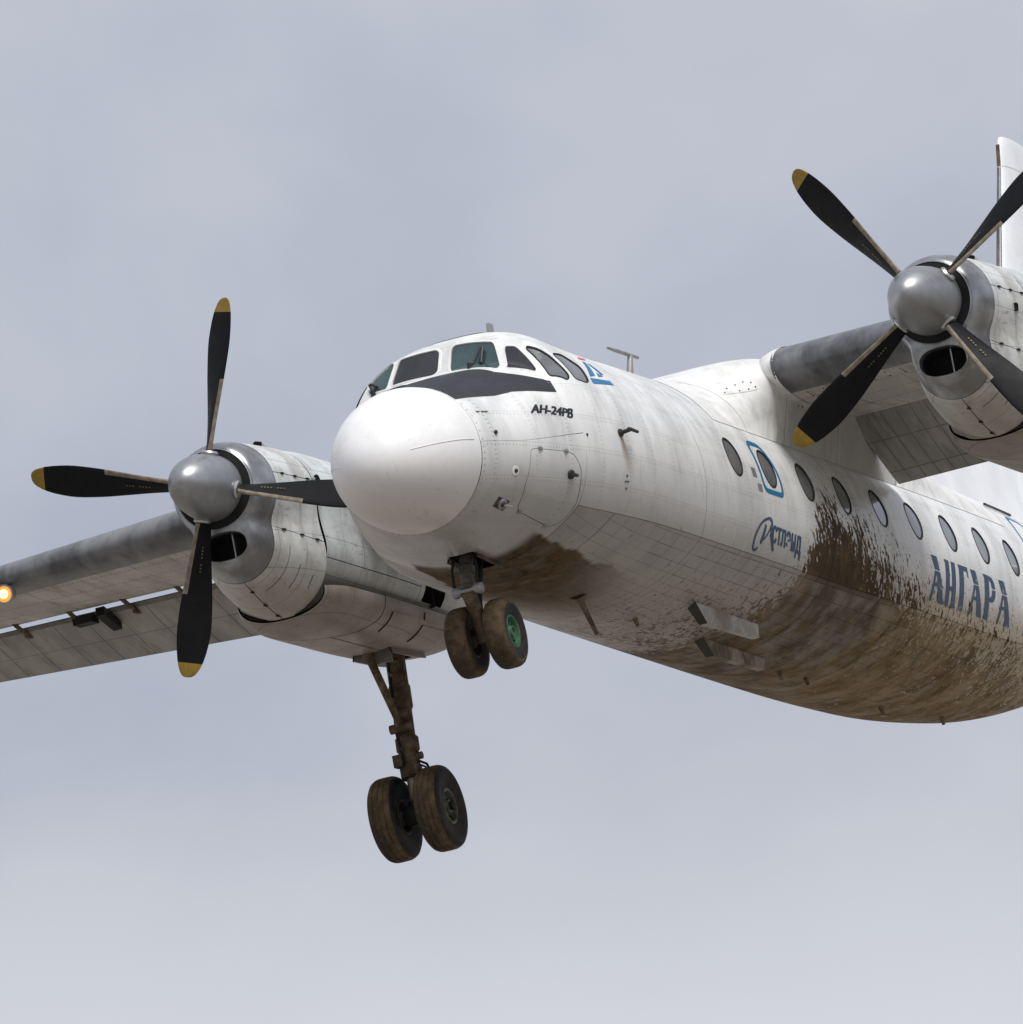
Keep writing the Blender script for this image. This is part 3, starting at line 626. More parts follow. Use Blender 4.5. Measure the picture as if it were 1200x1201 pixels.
for s_, nm in ((-1, 'port'), (1, 'starboard')):
    ys = [1.46, 1.6, 2.4, 3.2, 4.0, 4.3, 5, 6, 7, 8, 9, 10, 11, 12, 13, 14, 14.5]
    mb = MB(); mb.loft([sec(s_ * y) for y in ys], 0, True, (True, True)); W = mb.build('wing', 'wing', ang=30)
    # de-icing boot on the leading edge, in two runs
    for y0, y1 in ((1.45, 3.38), (4.55, 14.4)):
        yy = np.linspace(y0, y1, 12); rg = []
        for y in yy:
            th = .165 if y < 4.3 else .165 - .004 * (y - 4.3); k = .0016
            L_ = [(t, foil(t, th, .022)[0] + k) for t in (.085 * np.linspace(0, 1, 9) ** 1.7)][::-1] + [(t, foil(t, th, .022)[1] - k) for t in (.125 * np.linspace(0, 1, 11) ** 1.7)][1:]
            rg.append([wp(s_ * y, t - .0012 * (1 - min(1, t / .03)), h) for t, h in L_])
        m2 = MB(); m2.loft(rg, 0, False); m2.build('deicing_boot', 'boot', W, ang=None)
    q_ = [(y, t) for y in np.arange(1.62, 3.3, .17) for t in (.155, .20)] + [(y, .178) for y in np.arange(1.62, 3.3, .51)]
    screws('screws', [wp(s_ * y, t, foil(t, .165, .022)[1]) for y, t in q_], [(0, 0, -1)] * len(q_), .013, W)
    # flaps: own aerofoil, lowered
    for y0, y1, tf, dr, dxx, dzz, rows, cols in ((1.36, 3.30, .70, 24, .02, -.020, 3, 12), (4.62, 9.9, .70, 17, .030, -.055, 2, 15), (9.95, 14.3, .72, 2, .0, .0, 2, 10)):
        def fp(y, u, up):                                     # u 0..1 along the flap chord
            le, c, zle = wing_geo(y); fc = (1.0 - tf + (.10 if dr > 5 else .0)) * c
            hh = .085 * (2.969 * math.sqrt(u) * .5 - .63 * u - 1.0 * u * u + .25 * u ** 3) * fc if u > 0 else 0
            hh = max(0, hh) if u < 1 else 0
            px_, pz_ = u * fc, (hh * 1.25 if up else -hh * .55)
            a = R(dr) + TH; b0 = wp(y, tf + dxx, foil(tf, .165, .022)[1] + .052 + dzz)
            return (b0[0] + px_ * math.cos(a) + pz_ * math.sin(a), y, b0[2] - px_ * math.sin(a) + pz_ * math.cos(a))
        us = np.linspace(0, 1, 16) ** 1.6
        rg = [[fp(s_ * y, u, True) for u in us[::-1]] + [fp(s_ * y, u, False) for u in us[1:]] for y in np.linspace(y0, y1, 10)]
        m2 = MB(); m2.loft(rg, 0, True, (True, True)); FL = m2.build('flap' if dr > 5 else 'aileron', 'flapgap', ang=40)
        ue = [.04, .40, .82, .985] if rows == 3 else [.05, .52, .985]
        for c_ in range(cols):
            a = y0 + (y1 - y0) * c_ / cols + .004; b = y0 + (y1 - y0) * (c_ + 1) / cols - .004
            for r_ in range(rows):
                u0, u1 = ue[r_] + .005, ue[r_ + 1] - .005
                q = []; k = 5
                for i in range(k + 1):
                    u = u0 + (u1 - u0) * i / k
                    for y in (a, b): q.append(Vector(fp(s_ * y, u, False)) + Vector((0, 0, -.0035)))
                n = len(q); q += [p + Vector((0, 0, .003)) for p in q]
                fs = [(2 * i, 2 * i + 1, 2 * i + 3, 2 * i + 2) for i in range(k)] + [(2 * i + 2 + n, 2 * i + 3 + n, 2 * i + 1 + n, 2 * i + n) for i in range(k)]
                fs += [(0, n, n + 1, 1), (n - 2, n - 1, 2 * n - 1, 2 * n - 2)] + [(2 * i, 2 * i + 2, n + 2 * i + 2, n + 2 * i) for i in range(k)] + [(2 * i + 1, n + 2 * i + 1, n + 2 * i + 3, 2 * i + 3) for i in range(k)]
                obj('flap_panel' if dr > 5 else 'aileron_panel', q, fs, 'flap', FL, ang=30)
        if y0 > 4 and dr > 5:                                 # brackets across the slot
            for k in range(8):
                y = s_ * (5.0 + k * .62); p0 = Vector(wp(y, .62, foil(.62, .165, .022)[1] + .012)); p1 = Vector(fp(y, .10, False))
                m2 = MB(); m2.path([p0, (p0 + p1) / 2 + Vector((0, 0, -.012)), p1], .026, 8); m2.box((p1 + Vector((.02, 0, -.01))), (.14, .05, .05)); m2.build('flap_bracket', 'strut', FL)
            y = s_ * 7.15; p1 = Vector(fp(y, .08, False)); m2 = MB()
            m2.box(p1 + Vector((-.06, 0, -.05)), (.45, .10, .10), 0, Matrix.Rotation(R(14), 3, 'Y')); m2.box(p1 + Vector((-.1, s_ * .25, -.02)), (.2, .22, .08)); m2.build('flap_actuator', 'rubber', FL)
# root collars of the leading edge: white fillet flaring into the fairing
for s_ in (-1, 1):
    mb = MB(); rg = []
    for y, k, bk in ((.55, .0, .30), (.80, .0, .20), (1.0, .0, .125), (1.14, .001, .075), (1.26, .002, .036), (1.36, .003, .013), (1.43, .003, .003), (1.475, .002, -.001)):
        ts = np.linspace(0, 1, 20) ** 1.7; f_ = 1 - bk * 1.1
        L_ = [(t, foil(t, .165, .022)[0] * f_ + k) for t in .7 * ts][::-1] + [(t, foil(t, .165, .022)[1] * f_ - k) for t in .6 * ts][1:]
        rg.append([wp(s_ * y, t + bk * (1 - min(1, t / .6)), h) for t, h in L_])
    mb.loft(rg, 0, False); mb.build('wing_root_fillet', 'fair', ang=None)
# landing light in the starboard leading edge
mb = MB(); LP = Vector((8.86, 7.44, 1.245)); mb.lathe(LP, (-1, -.05, -.12), [(-.10, .09), (.03, .105), (.045, .102), (.045, .088), (.02, .085)], 24); LI = mb.build('landing_light', 'ring')
mb = MB(); mb.lathe(LP, (-1, -.05, -.12), [(.02, .086, 1), (.045, .050, 0), (.055, .0, 0)], 24); mb.build('lamp_lens', ['lamp', 'lampo'], LI)

# ------------------------------------------------------------------ nacelles
NT_ = np.array([(6.33, .475, 0, -.50, .325, .30, .10), (6.70, .535, 0, -.54, .41, .40, .12), (7.2, .57, 0, -.58, .53, .54, .15), (7.645, .592, 0, -.60, .595, .61, .20), (7.66, .59, .0, -.54, .60, .50, .2), (8.3, .625, .0, -.54, .605, .50, .22),
 (9.3, .63, .0, -.54, .605, .50, .22), (10.9, .57, -.05, -.54, .60, .49, .22), (11.8, .46, -.15, -.52, .53, .47, .2), (12.8, .30, -.28, -.48, .38, .40, .16), (13.6, .06, -.40, -.42, .08, .10, .05)])
NX, NY, NZ = 6.115, 3.95, 1.212
def nac(x, a):                                                # a 0 top .. +-1 bottom, >0 starboard
    x = np.atleast_1d(np.asarray(x, float)); a = np.atleast_1d(np.asarray(a, float))
    ru, cu_, dz, aa, bb, kk = [pchip(NT_[:, 0], NT_[:, i], np.clip(x, 6.33, 13.6)) for i in range(1, 7)]
    cz = (cu_ + dz) * .5; dy = np.sin(a * np.pi); dz_ = np.cos(a * np.pi); lo = np.zeros_like(x); hi = np.full_like(x, 2.0)
    for _ in range(34):
        r = (lo + hi) / 2; y = r * dy; z = cz + r * dz_
        d1 = np.hypot(y, z - cu_) - ru; d2 = (np.hypot(y / aa, (z - dz) / bb) - 1) * np.minimum(aa, bb)
        h = np.clip(.5 + .5 * (d2 - d1) / kk, 0, 1); d = d2 * (1 - h) + d1 * h - kk * h * (1 - h)
        hi = np.where(d > 0, r, hi); lo = np.where(d > 0, lo, r)
    return np.stack([x, NY + lo * dy, NZ + cz + lo * dz_], -1)
def nacctr(p): return np.stack([p[:, 0], p[:, 1] * 0 + NY, p[:, 2] * 0 + NZ - .3], -1)
def nrect(x0, x1, a0, a1, gp=.004): return [(x0 + gp, a0 + gp / 2.2), (x1 - gp, a0 + gp / 2.2), (x1 - gp, a1 - gp / 2.2), (x0 + gp, a1 - gp / 2.2)]
kw = dict(S=nac, ctr=nacctr, sc_=2.0, gx=.08, gv=.03)
NAC = empty('engine_nacelle')
# dark core behind the panels
mb = MB(); av = np.linspace(-1, 1, 65)[:-1]
mb.loft([nac(np.full(64, x), av) - nrm(nac, np.full(64, x), av, nacctr) * .04 for x in (6.8, 7.2, 7.645)], 0, True, (True, True)); mb.build('engine_core', 'black', NAC, ang=None)
mb = MB(); mb.loft([nac(np.full(64, x), av) - nrm(nac, np.full(64, x), av, nacctr) * .04 for x in (7.662, 8.3, 9.3, 10.4)], 0, True, (True, True)); mb.build('nacelle_core', 'black', NAC, ang=None)
# front cowl ring with annular intake and chin intake
def lip(k, x):
    q = nac(np.full(96, max(x, 6.33)), np.linspace(-1, 1, 97)[:-1]); c = np.array((0, NY, NZ - .25)); q = c * (0, 1, 1) + (q - c * (0, 1, 1)) * (1, k, k); q[:, 0] = x + .16 * np.clip(-(q[:, 2] - NZ) - .42, 0, 1) * max(0, (6.6 - x) / .3); return q
mb = MB(); mb.loft([lip(1, 6.695), lip(1.003, 6.55), lip(1.0, 6.44), lip(.985, 6.37), lip(.955, 6.33), lip(.925, 6.318)])
# front face with two openings, by constrained triangulation in the (y, z) plane
fr = lip(.925, 6.318); lo_ = [(p[1], p[2]) for p in fr]
hole1 = [(NY + .425 * math.cos(t), NZ + .425 * math.sin(t)) for t in np.linspace(0, 2 * math.pi, 49)[:-1]]
hole2 = [(NY + .255 * math.copysign(abs(math.cos(t)) ** .8, math.cos(t)), NZ - .60 + .145 * math.copysign(abs(math.sin(t)) ** .8, math.sin(t))) for t in np.linspace(0, 2 * math.pi, 41)[:-1]]
pts_ = []; ed_ = []
for lp in (lo_, hole1, hole2):
    b = len(pts_); pts_ += lp; ed_ += [(b + i, b + (i + 1) % len(lp)) for i in range(len(lp))]
r_ = delaunay_2d_cdt([Vector(p) for p in pts_], ed_, [], 0, 1e-6); V_ = np.array([tuple(p) for p in r_[0]]); T_ = np.array([tuple(f) for f in r_[2]])
cn = V_[T_].mean(1); kp = inside(lo_, cn) & ~inside(hole1, cn) & ~inside(hole2, cn)
fxp = lambda y, z: 6.318 + .16 * min(1, max(0, -(z - NZ) - .42)) * .94
mb.add([(fxp(y, z), y, z) for y, z in V_], [tuple(t) for t in T_[kp]])
for hl, dep in ((hole1, .5), (hole2, .3)):
    c = np.mean(hl, 0)
    sh = lambda k, d: [(fxp(y, z) + d, c[0] + (y - c[0]) * k, c[1] + (z - c[1]) * k) for y, z in hl]
    mb.loft([sh(1, 0), sh(.975, -.012), sh(.95, .01), sh(.94, .06)]); mb.loft([sh(.94, .06), sh(.9, dep)], 1, True, (False, True))
FCW = mb.build('front_cowl', ['ring', 'black'], NAC, ang=60)
mb = MB(); mb.box((6.50, NY - .06, NZ - .60), (.10, .014, .28)); mb.build('intake_vane', 'ring', NAC)
# engine cowl panels
for a0, a1 in ((-.30, .30), (.30, .62), (.62, 1.0), (1.0, 1.38), (1.38, 1.70)):
    patch('cowl_panel', 'cowl', nrect(6.70, 7.640, a0, a1), [], NAC, **kw)
# small doors on the lower cowls
for x0, x1, a0, a1 in ((7.15, 7.38, 1.12, 1.24), (6.95, 7.08, 1.05, 1.30), (7.42, 7.58, 1.16, 1.22)):
    patch('access_panel', 'cowl', rounded(nrect(x0, x1, a0, a1), .02, 3, 2.0), [], NAC, off=.005, **kw)
# rear body
RECT = [(10.42, 1.235), (10.42, 1.345), (11.0, 1.345), (11.0, 1.235)]
for x0, x1, a0, a1, hs in ((7.664, 10.0, -.30, .30, []), (7.664, 9.2, .30, .70, []), (9.2, 10.3, .30, .70, []), (7.664, 10.3, .70, 1.30, []),
                           (7.664, 8.7, 1.30, 1.70, []), (8.7, 9.6, 1.30, 1.70, []), (9.6, 10.3, 1.30, 1.70, [])):
    patch('nacelle_panel', 'nac', nrect(x0, x1, a0, a1), hs, NAC, **kw)
patch('tail_cone', 'nac', [(10.304, -.30), (13.55, -.30), (13.55, .898), (10.304, .898)], [], NAC, **kw)
patch('tail_cone', 'nac', [(10.304, .902), (13.55, .902), (13.55, 1.70), (10.304, 1.70)], [RECT], NAC, **kw)
mb = MB(); A_ = np.array(dens(RECT, 2, .05)); P_ = nac(A_[:, 0], A_[:, 1]); mb.loft([P_, P_ + np.array((0, .35, .0))], 0, True, (False, True)); mb.build('air_inlet', 'black', NAC, ang=None)
mb = MB(); mb.box((10.72, NY - .50, .50), (.012, .06, .30)); mb.build('inlet_vane', 'rubber', NAC)
# belly of the nacelle: fixed fairing and gear doors around the wheel well
NB_ = np.array([(7.664, .485, .25, .245), (7.78, .54, .285, .246), (8.0, .595, .335, .25), (8.3, .62, .365, .25), (9.3, .62, .37, .26), (10.6, .60, .34, .26), (11.5, .52, .26, .28), (12.4, .28, .09, .34)])
def nbel(x, a):
    x = np.atleast_1d(np.asarray(x, float)); a = np.atleast_1d(np.asarray(a, float))
    A, B, zc = [pchip(NB_[:, 0], NB_[:, i], np.clip(x, 7.664, 12.4)) for i in (1, 2, 3)]
    sn = np.sin(a * np.pi); cs = np.cos(a * np.pi)
    return np.stack([x, NY + A * np.sign(sn) * np.abs(sn) ** .9, zc + B * np.sign(cs) * np.abs(cs) ** .85], -1)
def nbctr(p): return np.stack([p[:, 0], p[:, 1] * 0 + NY, p[:, 2] * 0 + .35], -1)
kb = dict(S=nbel, ctr=nbctr, sc_=1.6, gx=.08, gv=.03)
cvx = [(8.02, .50), (8.06, .62), (8.16, .78), (8.36, .92), (8.62, 1.04), (8.86, 1.16), (9.0, 1.30), (9.05, 1.50)]
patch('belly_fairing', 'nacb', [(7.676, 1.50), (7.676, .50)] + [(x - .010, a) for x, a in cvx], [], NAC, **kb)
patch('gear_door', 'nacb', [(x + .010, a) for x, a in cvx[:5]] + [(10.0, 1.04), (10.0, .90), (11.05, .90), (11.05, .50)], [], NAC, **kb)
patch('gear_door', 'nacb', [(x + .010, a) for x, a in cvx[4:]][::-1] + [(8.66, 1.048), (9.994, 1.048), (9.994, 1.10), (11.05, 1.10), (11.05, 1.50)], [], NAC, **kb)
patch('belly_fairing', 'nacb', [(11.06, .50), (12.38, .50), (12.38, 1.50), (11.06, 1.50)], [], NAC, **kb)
wl = np.array(dens([(10.0, .90), (11.05, .90), (11.05, 1.10), (10.0, 1.10)], 1.6, .06)); P_ = nbel(wl[:, 0], wl[:, 1])
mb = MB(); mb.loft([P_ + np.array((0, 0, .01)), P_ + np.array((0, 0, .28))], 0, True, (False, True)); mb.build('gear_well', 'black', NAC, ang=None)
# shallow stiffened plates on the doors
for x0, x1, a0, a1 in ((9.25, 9.85, 1.20, 1.40), (10.15, 10.9, 1.18, 1.36), (10.15, 10.6, 1.40, 1.47)):
    patch('access_panel', 'nacb', rounded(nrect(x0, x1, a0, a1), .03, 3, 1.6), [], NAC, off=.012, **kb)
# scoops and vents
for x, a, L_, w_ in ((7.35, 1.94, .20, .10), (7.75, 1.70, .13, .09), (7.2, 1.62, .12, .09), (6.95, .03, .09, .06)):
    p = Vector(nac(x, a)[0]); n = Vector(nrm(nac, np.array([x]), np.array([a]), nacctr)[0]); tx = Vector((1, 0, 0)); tx = (tx - n * n.x).normalized(); ty = n.cross(tx); h = .045
    q = [p + ty * (k * w_ / 2) + n * e for k, e in ((-1, -.01), (-1, h * .7), (-.6, h), (.6, h), (1, h * .7), (1, -.01))]; q2 = [c + tx * L_ - n * (h if i in (1, 2, 3, 4) else 0) * .95 for i, c in enumerate(q)]
    m2 = MB(); m2.loft([q, q2], 0, True, (False, True)); m2.add([c + tx * .012 for c in q], [tuple(range(6))], 1); m2.build('air_scoop', ['cowl', 'black'], NAC, ang=30)
# panel straps / latches along the cowl seam
for a in (.62, 1.0, 1.38, 1.70):
    for x in (6.9, 7.2, 7.5):
        p = Vector(nac(x, a)[0]); n = Vector(nrm(nac, np.array([x]), np.array([a]), nacctr)[0]); m2 = MB(); m2.box(p + n * .004, (.07, .03, .012), 0); m2.build('cowl_latch', 'rubber', NAC)
# main gear door flap next to the leg
mb = MB(); mb.box((10.20, NY - .02, -.12), (.02, .26, .16), 0, Matrix.Rotation(R(8), 3, 'Y')); mb.build('gear_door', 'nac', NAC)
for s_ in (-1, 1):
    mb = MB(); x_ = np.linspace(10.02, 11.03, 7); e_ = [Vector(nbel(x, .898 if s_ > 0 else 1.102)[0]) for x in x_]
    dn = Vector((0, s_ * .25, -1)).normalized(); th_ = Vector((0, -s_ * .02, 0)); lo2 = [p + dn * .06 for p in e_]
    mb.loft([e_, lo2, [p + th_ for p in lo2], [p + th_ for p in e_]], 0, False); mb.build('gear_door_lip', 'nac', NAC)

# ------------------------------------------------------------------ propeller
PROP = empty('propeller', None, (NX, NY, NZ))
pf = [(-.67 + .0, .0), (-.665, .035), (-.64, .085), (-.58, .148), (-.48, .215), (-.34, .275), (-.18, .318), (0.0, .340), (.10, .345), (.14, .342), (.15, .30), (.15, 0)]
mb = MB(); mb.lathe((0, 0, 0), (1, 0, 0), pf, 56); mb.build('spinner', 'spin', PROP, ang=50)
def blade_mesh():
    rs = np.concatenate([np.linspace(.26, .5, 5), np.linspace(.6, 1.7, 14), [1.78, 1.803, 1.84, 1.89, 1.925, 1.945, 1.95]])
    ch = pchip([.26, .4, .6, .9, 1.2, 1.45, 1.7, 1.85, 1.92, 1.945, 1.95], [.15, .185, .215, .275, .33, .35, .30, .22, .145, .08, .03], rs)
    be = pchip([.26, .6, 1.0, 1.4, 1.95], [58, 47, 37, 30, 23], rs); tk = pchip([.26, .4, .6, 1.0, 1.95], [.10, .06, .045, .032, .010], rs)
    us = [0, .02, .07, .16, .19, .35, .55, .75, .92, 1.0]; rings = []
    for r, c, b, t in zip(rs, ch, be, tk):
        b = R(b); cd = Vector((-math.sin(b), -math.cos(b), 0)); td = Vector((-math.cos(b), math.sin(b), 0))   # leading edge forward and to -Y; z = span
        prof = lambda u: math.sqrt(max(0, u)) * (1 - u) * 1.9 + .12 * (u > 0) * (u < 1)
        F = [cd * c * (.42 - u) + td * t * prof(u) * .75 for u in us]; B_ = [cd * c * (.42 - u) - td * t * prof(u) * .35 for u in us[1:-1]][::-1]
        rings.append([p + Vector((0, 0, r)) for p in F + B_])
    m = MB(); m.loft(rings, 0, True, (True, True)); n = len(rings[0]); k = 0
    for i in range(len(rs) - 1):
        rm = (rs[i] + rs[i + 1]) / 2
        for j in range(n):
            if rm > 1.80: m.m[k] = 1
            elif .38 < rm < 1.13 and (j in (0, 1, 2) or j >= n - 1): m.m[k] = 2
            k += 1
    # stencil dashes on the front face
    for q in range(7):
        r = .62 + q * .035 + (.04 if q > 3 else 0); b = R(float(np.interp(r, [.26, .6, 1.0], [58, 47, 37]))); cd = Vector((-math.sin(b), -math.cos(b), 0)); td = Vector((-math.cos(b), math.sin(b), 0))
        c0 = Vector((0, 0, r)) + td * (.046 * .75 * .9 + .004) - cd * .02
        m.add([c0 + cd * x + Vector((0, 0, z)) for x, z in ((-.008, -.010), (.008, -.010), (.008, .008), (-.008, .008))], [(0, 1, 2, 3)], 3)
    # root cuff
    m.tube((0, 0, .20), (0, 0, .37), [(0, .085), (.80, .085), (.88, .095), (1, .078)], 20, 4)
    return m
bl0 = blade_mesh().build('blade', ['blade', 'tip', 'dboot', 'yel', 'metal'], PROP, ang=40)
blades = [bl0]
for k in range(3):
    c = bl0.copy(); COL.objects.link(c); c.parent = PROP; blades.append(c)
for k, b in enumerate(blades): b.rotation_euler = (-k * math.pi / 2, 0, 0)
mb = MB(); mb.lathe((0, 0, 0), (1, 0, 0), [(.16, .30), (.20, .42), (.22, .42), (.23, .2)], 40); mb.build('propeller_backplate', 'black', PROP)
# blade at angle t points to (y = r sin t, z = r cos t): rotation about X by -t
PROP.rotation_euler = (0.299, 0, 0)

# ------------------------------------------------------------------ landing gear
def wheel(name, c, rad, wid, rim_mat, rr, parent=None, grooved=True, out=(-1, 1)):
    W = empty(name, parent, c); h = wid / 2; m = MB()
    half = [(.62, rr), (.80, rr * 1.06), (.96, rad * .70), (1.0, rad * .80), (.95, rad * .89), (.82, rad * .95), (.62, rad * .984)]
    if grooved: half += [(.47, rad * .996), (.455, rad * .984), (.40, rad * .984), (.385, rad * .998), (.06, rad), (.05, rad * .988)]
    else: half += [(.40, rad * .997), (.20, rad)]
    pf = [(-a * h, b) for a, b in half] + [(a * h, b) for a, b in half[::-1]]
    pf = [(a, b, 1 if (b < rad * (.93 if grooved else .80)) else 0) for a, b in pf]
    m.lathe((0, 0, 0), (0, 1, 0), pf, 56); m.build('tyre', ['tyre', 'tyred'], W, ang=40)
    for s in (-1, 1):
        m = MB(); r_ = rr
        m.lathe((0, 0, 0), (0, s, 0), [(h * .60, rr * 1.02), (h * .80, rr * 1.03), (h * .86, rr * .96), (h * .80, rr * .88), (h * .45, rr * .80), (h * .38, rr * .52), (h * .62, rr * .40), (h * .80, rr * .36), (h * .82, rr * .26), (h * .55, rr * .24, 1), (h * .5, 0, 1)], 40)
        for k in range(8):
            a = k * math.pi / 4; m.tube((math.cos(a) * rr * .66, s * h * .36, math.sin(a) * rr * .66), (math.cos(a) * rr * .66, s * h * .50, math.sin(a) * rr * .66), [(0, rr * .07), (1, rr * .06)], 8, 1)
        m.build('rim', [rim_mat if s in out else 'hubd', 'rubber'], W, ang=40)
    return W
# main gear (starboard), copied to port below
MG = empty('main_landing_gear')
ax_ = Vector((10.50, NY, -1.79)); top_ = Vector((10.70, NY, .15)); kn = top_.lerp(ax_, .80)
mb = MB(); mb.tube(top_, kn, [(0, .125), (.10, .125), (.13, .105), (.34, .105), (.36, .118), (.50, .118), (.52, .10), (.70, .098), (.72, .125), (.80, .125), (.82, .105), (.90, .105), (.92, .12), (1, .115)], 20); mb.build('strut', 'strut', MG)
mb = MB(); mb.tube(kn, ax_, [(0, .062), (.6, .058), (1, .06)], 18); mb.build('piston', 'piston', MG)
mb = MB(); mb.tube(ax_ + Vector((0, -.42, 0)), ax_ + Vector((0, .42, 0)), [(0, .05), (1, .05)], 16); mb.tube(ax_ + Vector((0, -.13, 0)), ax_ + Vector((0, .13, 0)), [(0, .10), (.2, .12), (.8, .12), (1, .10)], 18); mb.tube(ax_ + Vector((0, 0, -.12)), ax_ + Vector((0, 0, .14)), [(0, .07), (.5, .10), (1, .075)], 14); mb.build('axle', 'rubber', MG)
jt = top_.lerp(ax_, .52); mb = MB()
b0 = Vector((9.95, NY + .06, .02))
mb.tube(b0, jt + Vector((-.10, 0, 0)), [(0, .06), (.18, .065), (.2, .045), (.9, .04), (1, .06)], 14); mb.tube(jt + Vector((-.12, -.12, 0)), jt + Vector((-.12, .12, 0)), [(0, .05), (1, .05)], 12); mb.build('drag_brace', 'strut', MG)
m1 = top_.lerp(ax_, .70)
for k in range(9):
    t = .08 + k * .07; p = top_.lerp(ax_, t); mb = MB(); mb.tube(p + Vector((-.14 + .02 * (k % 2), .02 * (-1) ** k, 0)), p + Vector((-.06, .05 * (-1) ** k, .03)), [(0, .022), (1, .03)], 8); mb.build('line_clamp', 'strut', MG)
mb = MB(); mb.box(m1 + Vector((-.10, .08, 0)), (.12, .10, .13)); mb.build('valve_block', 'strut', MG)
mb = MB(); mb.box(m1 + Vector((-.10, -.07, -.12)), (.10, .10, .10)); mb.build('valve_block', 'strut', MG)
mb = MB(); mb.tube(m1 + Vector((0, -.15, .03)), m1 + Vector((0, .15, .03)), [(0, .04), (1, .04)], 12); mb.build('pivot_pin', 'strut', MG)
mb = MB(); t1 = top_.lerp(ax_, .74); t2 = top_.lerp(ax_, .97); md = (t1 + t2) / 2 + Vector((.34, 0, .02))
for a, b in ((t1 + Vector((.06, 0, 0)), md), (md, t2 + Vector((.05, 0, .05)))):
    for s in (-.06, .06): mb.tube(a + Vector((0, s, 0)), b + Vector((0, s * .4, 0)), [(0, .03), (1, .024)], 10)
mb.build('torque_link', 'strut', MG)
mb = MB(); hp = [t1 + Vector((-.02, -.11, .05)), t1 + Vector((-.02, -.19, -.0)), t1 + Vector((-.02, -.235, -.12)), t1 + Vector((-.02, -.22, -.26)), ax_ + Vector((.02, -.18, .18))]
mb.path(hp, .014, 8); mb.path([p + Vector((.05, .035, -.02)) for p in hp], .011, 8)
hp2 = [top_ + Vector((-.11, .05, -.25)), top_.lerp(ax_, .35) + Vector((-.13, .05, 0)), top_.lerp(ax_, .55) + Vector((-.12, .06, 0)), top_.lerp(ax_, .72) + Vector((-.14, .02, 0))]; mb.path(hp2, .014, 8); mb.build('hydraulic_line', 'rubber', MG)
MW = [wheel('main_wheel', (ax_.x, NY + s * .26, ax_.z), .455, .29, 'hub', .19, None, True, (s,)) for s in (-1, 1)]
# nose gear
NG = empty('nose_landing_gear')
na = Vector((2.60, 0, -1.72)); kt = Vector((2.52, 0, -.70)); kk_ = Vector((2.34, 0, -1.27))
mb = MB(); mb.tube(kt, kk_, [(0, .07), (.55, .07), (.58, .085), (.70, .085), (.72, .066), (.92, .066), (.94, .08), (1, .08)], 18); mb.build('strut', 'strutd', NG)
mb = MB(); mb.tube(kk_ + Vector((0, -.155, .0)), kk_ + Vector((0, .155, .0)), [(0, .05), (.1, .06), (.25, .045), (.75, .045), (.9, .06), (1, .05)], 14); mb.build('pivot', 'grey', NG)
mb = MB(); mb.tube(kk_, na, [(0, .085), (.15, .075), (.5, .07), (.8, .08), (1, .10)], 18); mb.box(kk_.lerp(na, .45) + Vector((.08, 0, .0)), (.06, .08, .14)); mb.tube(na + Vector((0, -.28, 0)), na + Vector((0, .28, 0)), [(0, .04), (1, .04)], 14); mb.build('trailing_arm', 'strut', NG)
mb = MB(); mb.tube(Vector((2.85, 0, -.80)), kk_.lerp(na, .5) + Vector((.1, 0, .05)), [(0, .04), (.5, .04), (.52, .028), (1, .028)], 12); mb.build('damper', 'rubber', NG)
mb = MB()
for s in (-1, 1): mb.path([Vector((2.42, s * .09, -.85)), Vector((2.34, s * .13, -1.05)), Vector((2.30, s * .12, -1.22))], .014, 8)
mb.build('hydraulic_line', 'rubber', NG)
for s in (-1, 1): wheel('nose_wheel', (na.x, s * .205, na.z), .352, .225, 'green', .165, None, False, (s,))

# port copies
DY = -2 * NY
N2 = copy_tree(NAC, ROOTOBJ, DY)
P2 = copy_tree(PROP, ROOTOBJ, DY); P2.rotation_euler = (-0.594, 0, 0)
G2 = copy_tree(MG, ROOTOBJ, DY)
for w_ in MW: copy_tree(w_, ROOTOBJ, DY)

# ------------------------------------------------------------------ tail
def fin_sec(z, x0, x1, th, n=14):
    o = []
    ts = np.linspace(0, 1, n) ** 1.6
    for t in ts[::-1]: o.append((x0 + (x1 - x0) * t, foil(t, th, 0)[0] * (x1 - x0), z))
    for t in ts[1:]: o.append((x0 + (x1 - x0) * t, -foil(t, th, 0)[0] * (x1 - x0), z))
    return o
fle = lambda z: 21.80 + .575 * (z - 4.93)
fte = lambda z: 23.75 + .05 * (6.4 - z) * 0 + (.0 if z > 3 else 0)
zs = [1.0, 1.6, 2.4, 3.2, 4.0, 4.8, 5.6, 6.08]
mb = MB(); mb.loft([fin_sec(z, fle(z), fte(z), .11) for z in zs], 0, True, (True, True)); FIN = mb.build('vertical_fin', 'tail', ang=40)
mb = MB(); zc_ = [6.085, 6.2, 6.33, 6.42, 6.47, 6.485]; k_ = [1, 1, .97, .90, .75, .4]
mb.loft([fin_sec(z, fle(6.08) + (1 - k) * .35 + .4 * (z - 6.08), fte(6) - (1 - k) * .5, .11 * (.5 + .5 * k)) for z, k in zip(zc_, k_)], 0, True, (False, True)); mb.build('fin_cap', 'tail', FIN, ang=40)
for z0, z1, m_ in ((2.6, 6.07, 'boot'), (6.09, 6.36, 'rust')):
    rg = []
    for z in np.linspace(z0, z1, 8):
        x0 = fle(min(z, 6.08)) + .4 * max(0, z - 6.08); c = fte(z) - x0; ts = .010 * np.linspace(0, 1, 7) ** 1.7
        rg.append([(x0 + c * t - .004, s * (foil(t, .11, 0)[0] * c + .004), z) for t, s in [(t, 1) for t in ts[::-1]] + [(t, -1) for t in ts[1:]]])
    mb = MB(); mb.loft(rg, 0, False); mb.build('deicing_boot', m_, FIN, ang=None)
rg = []
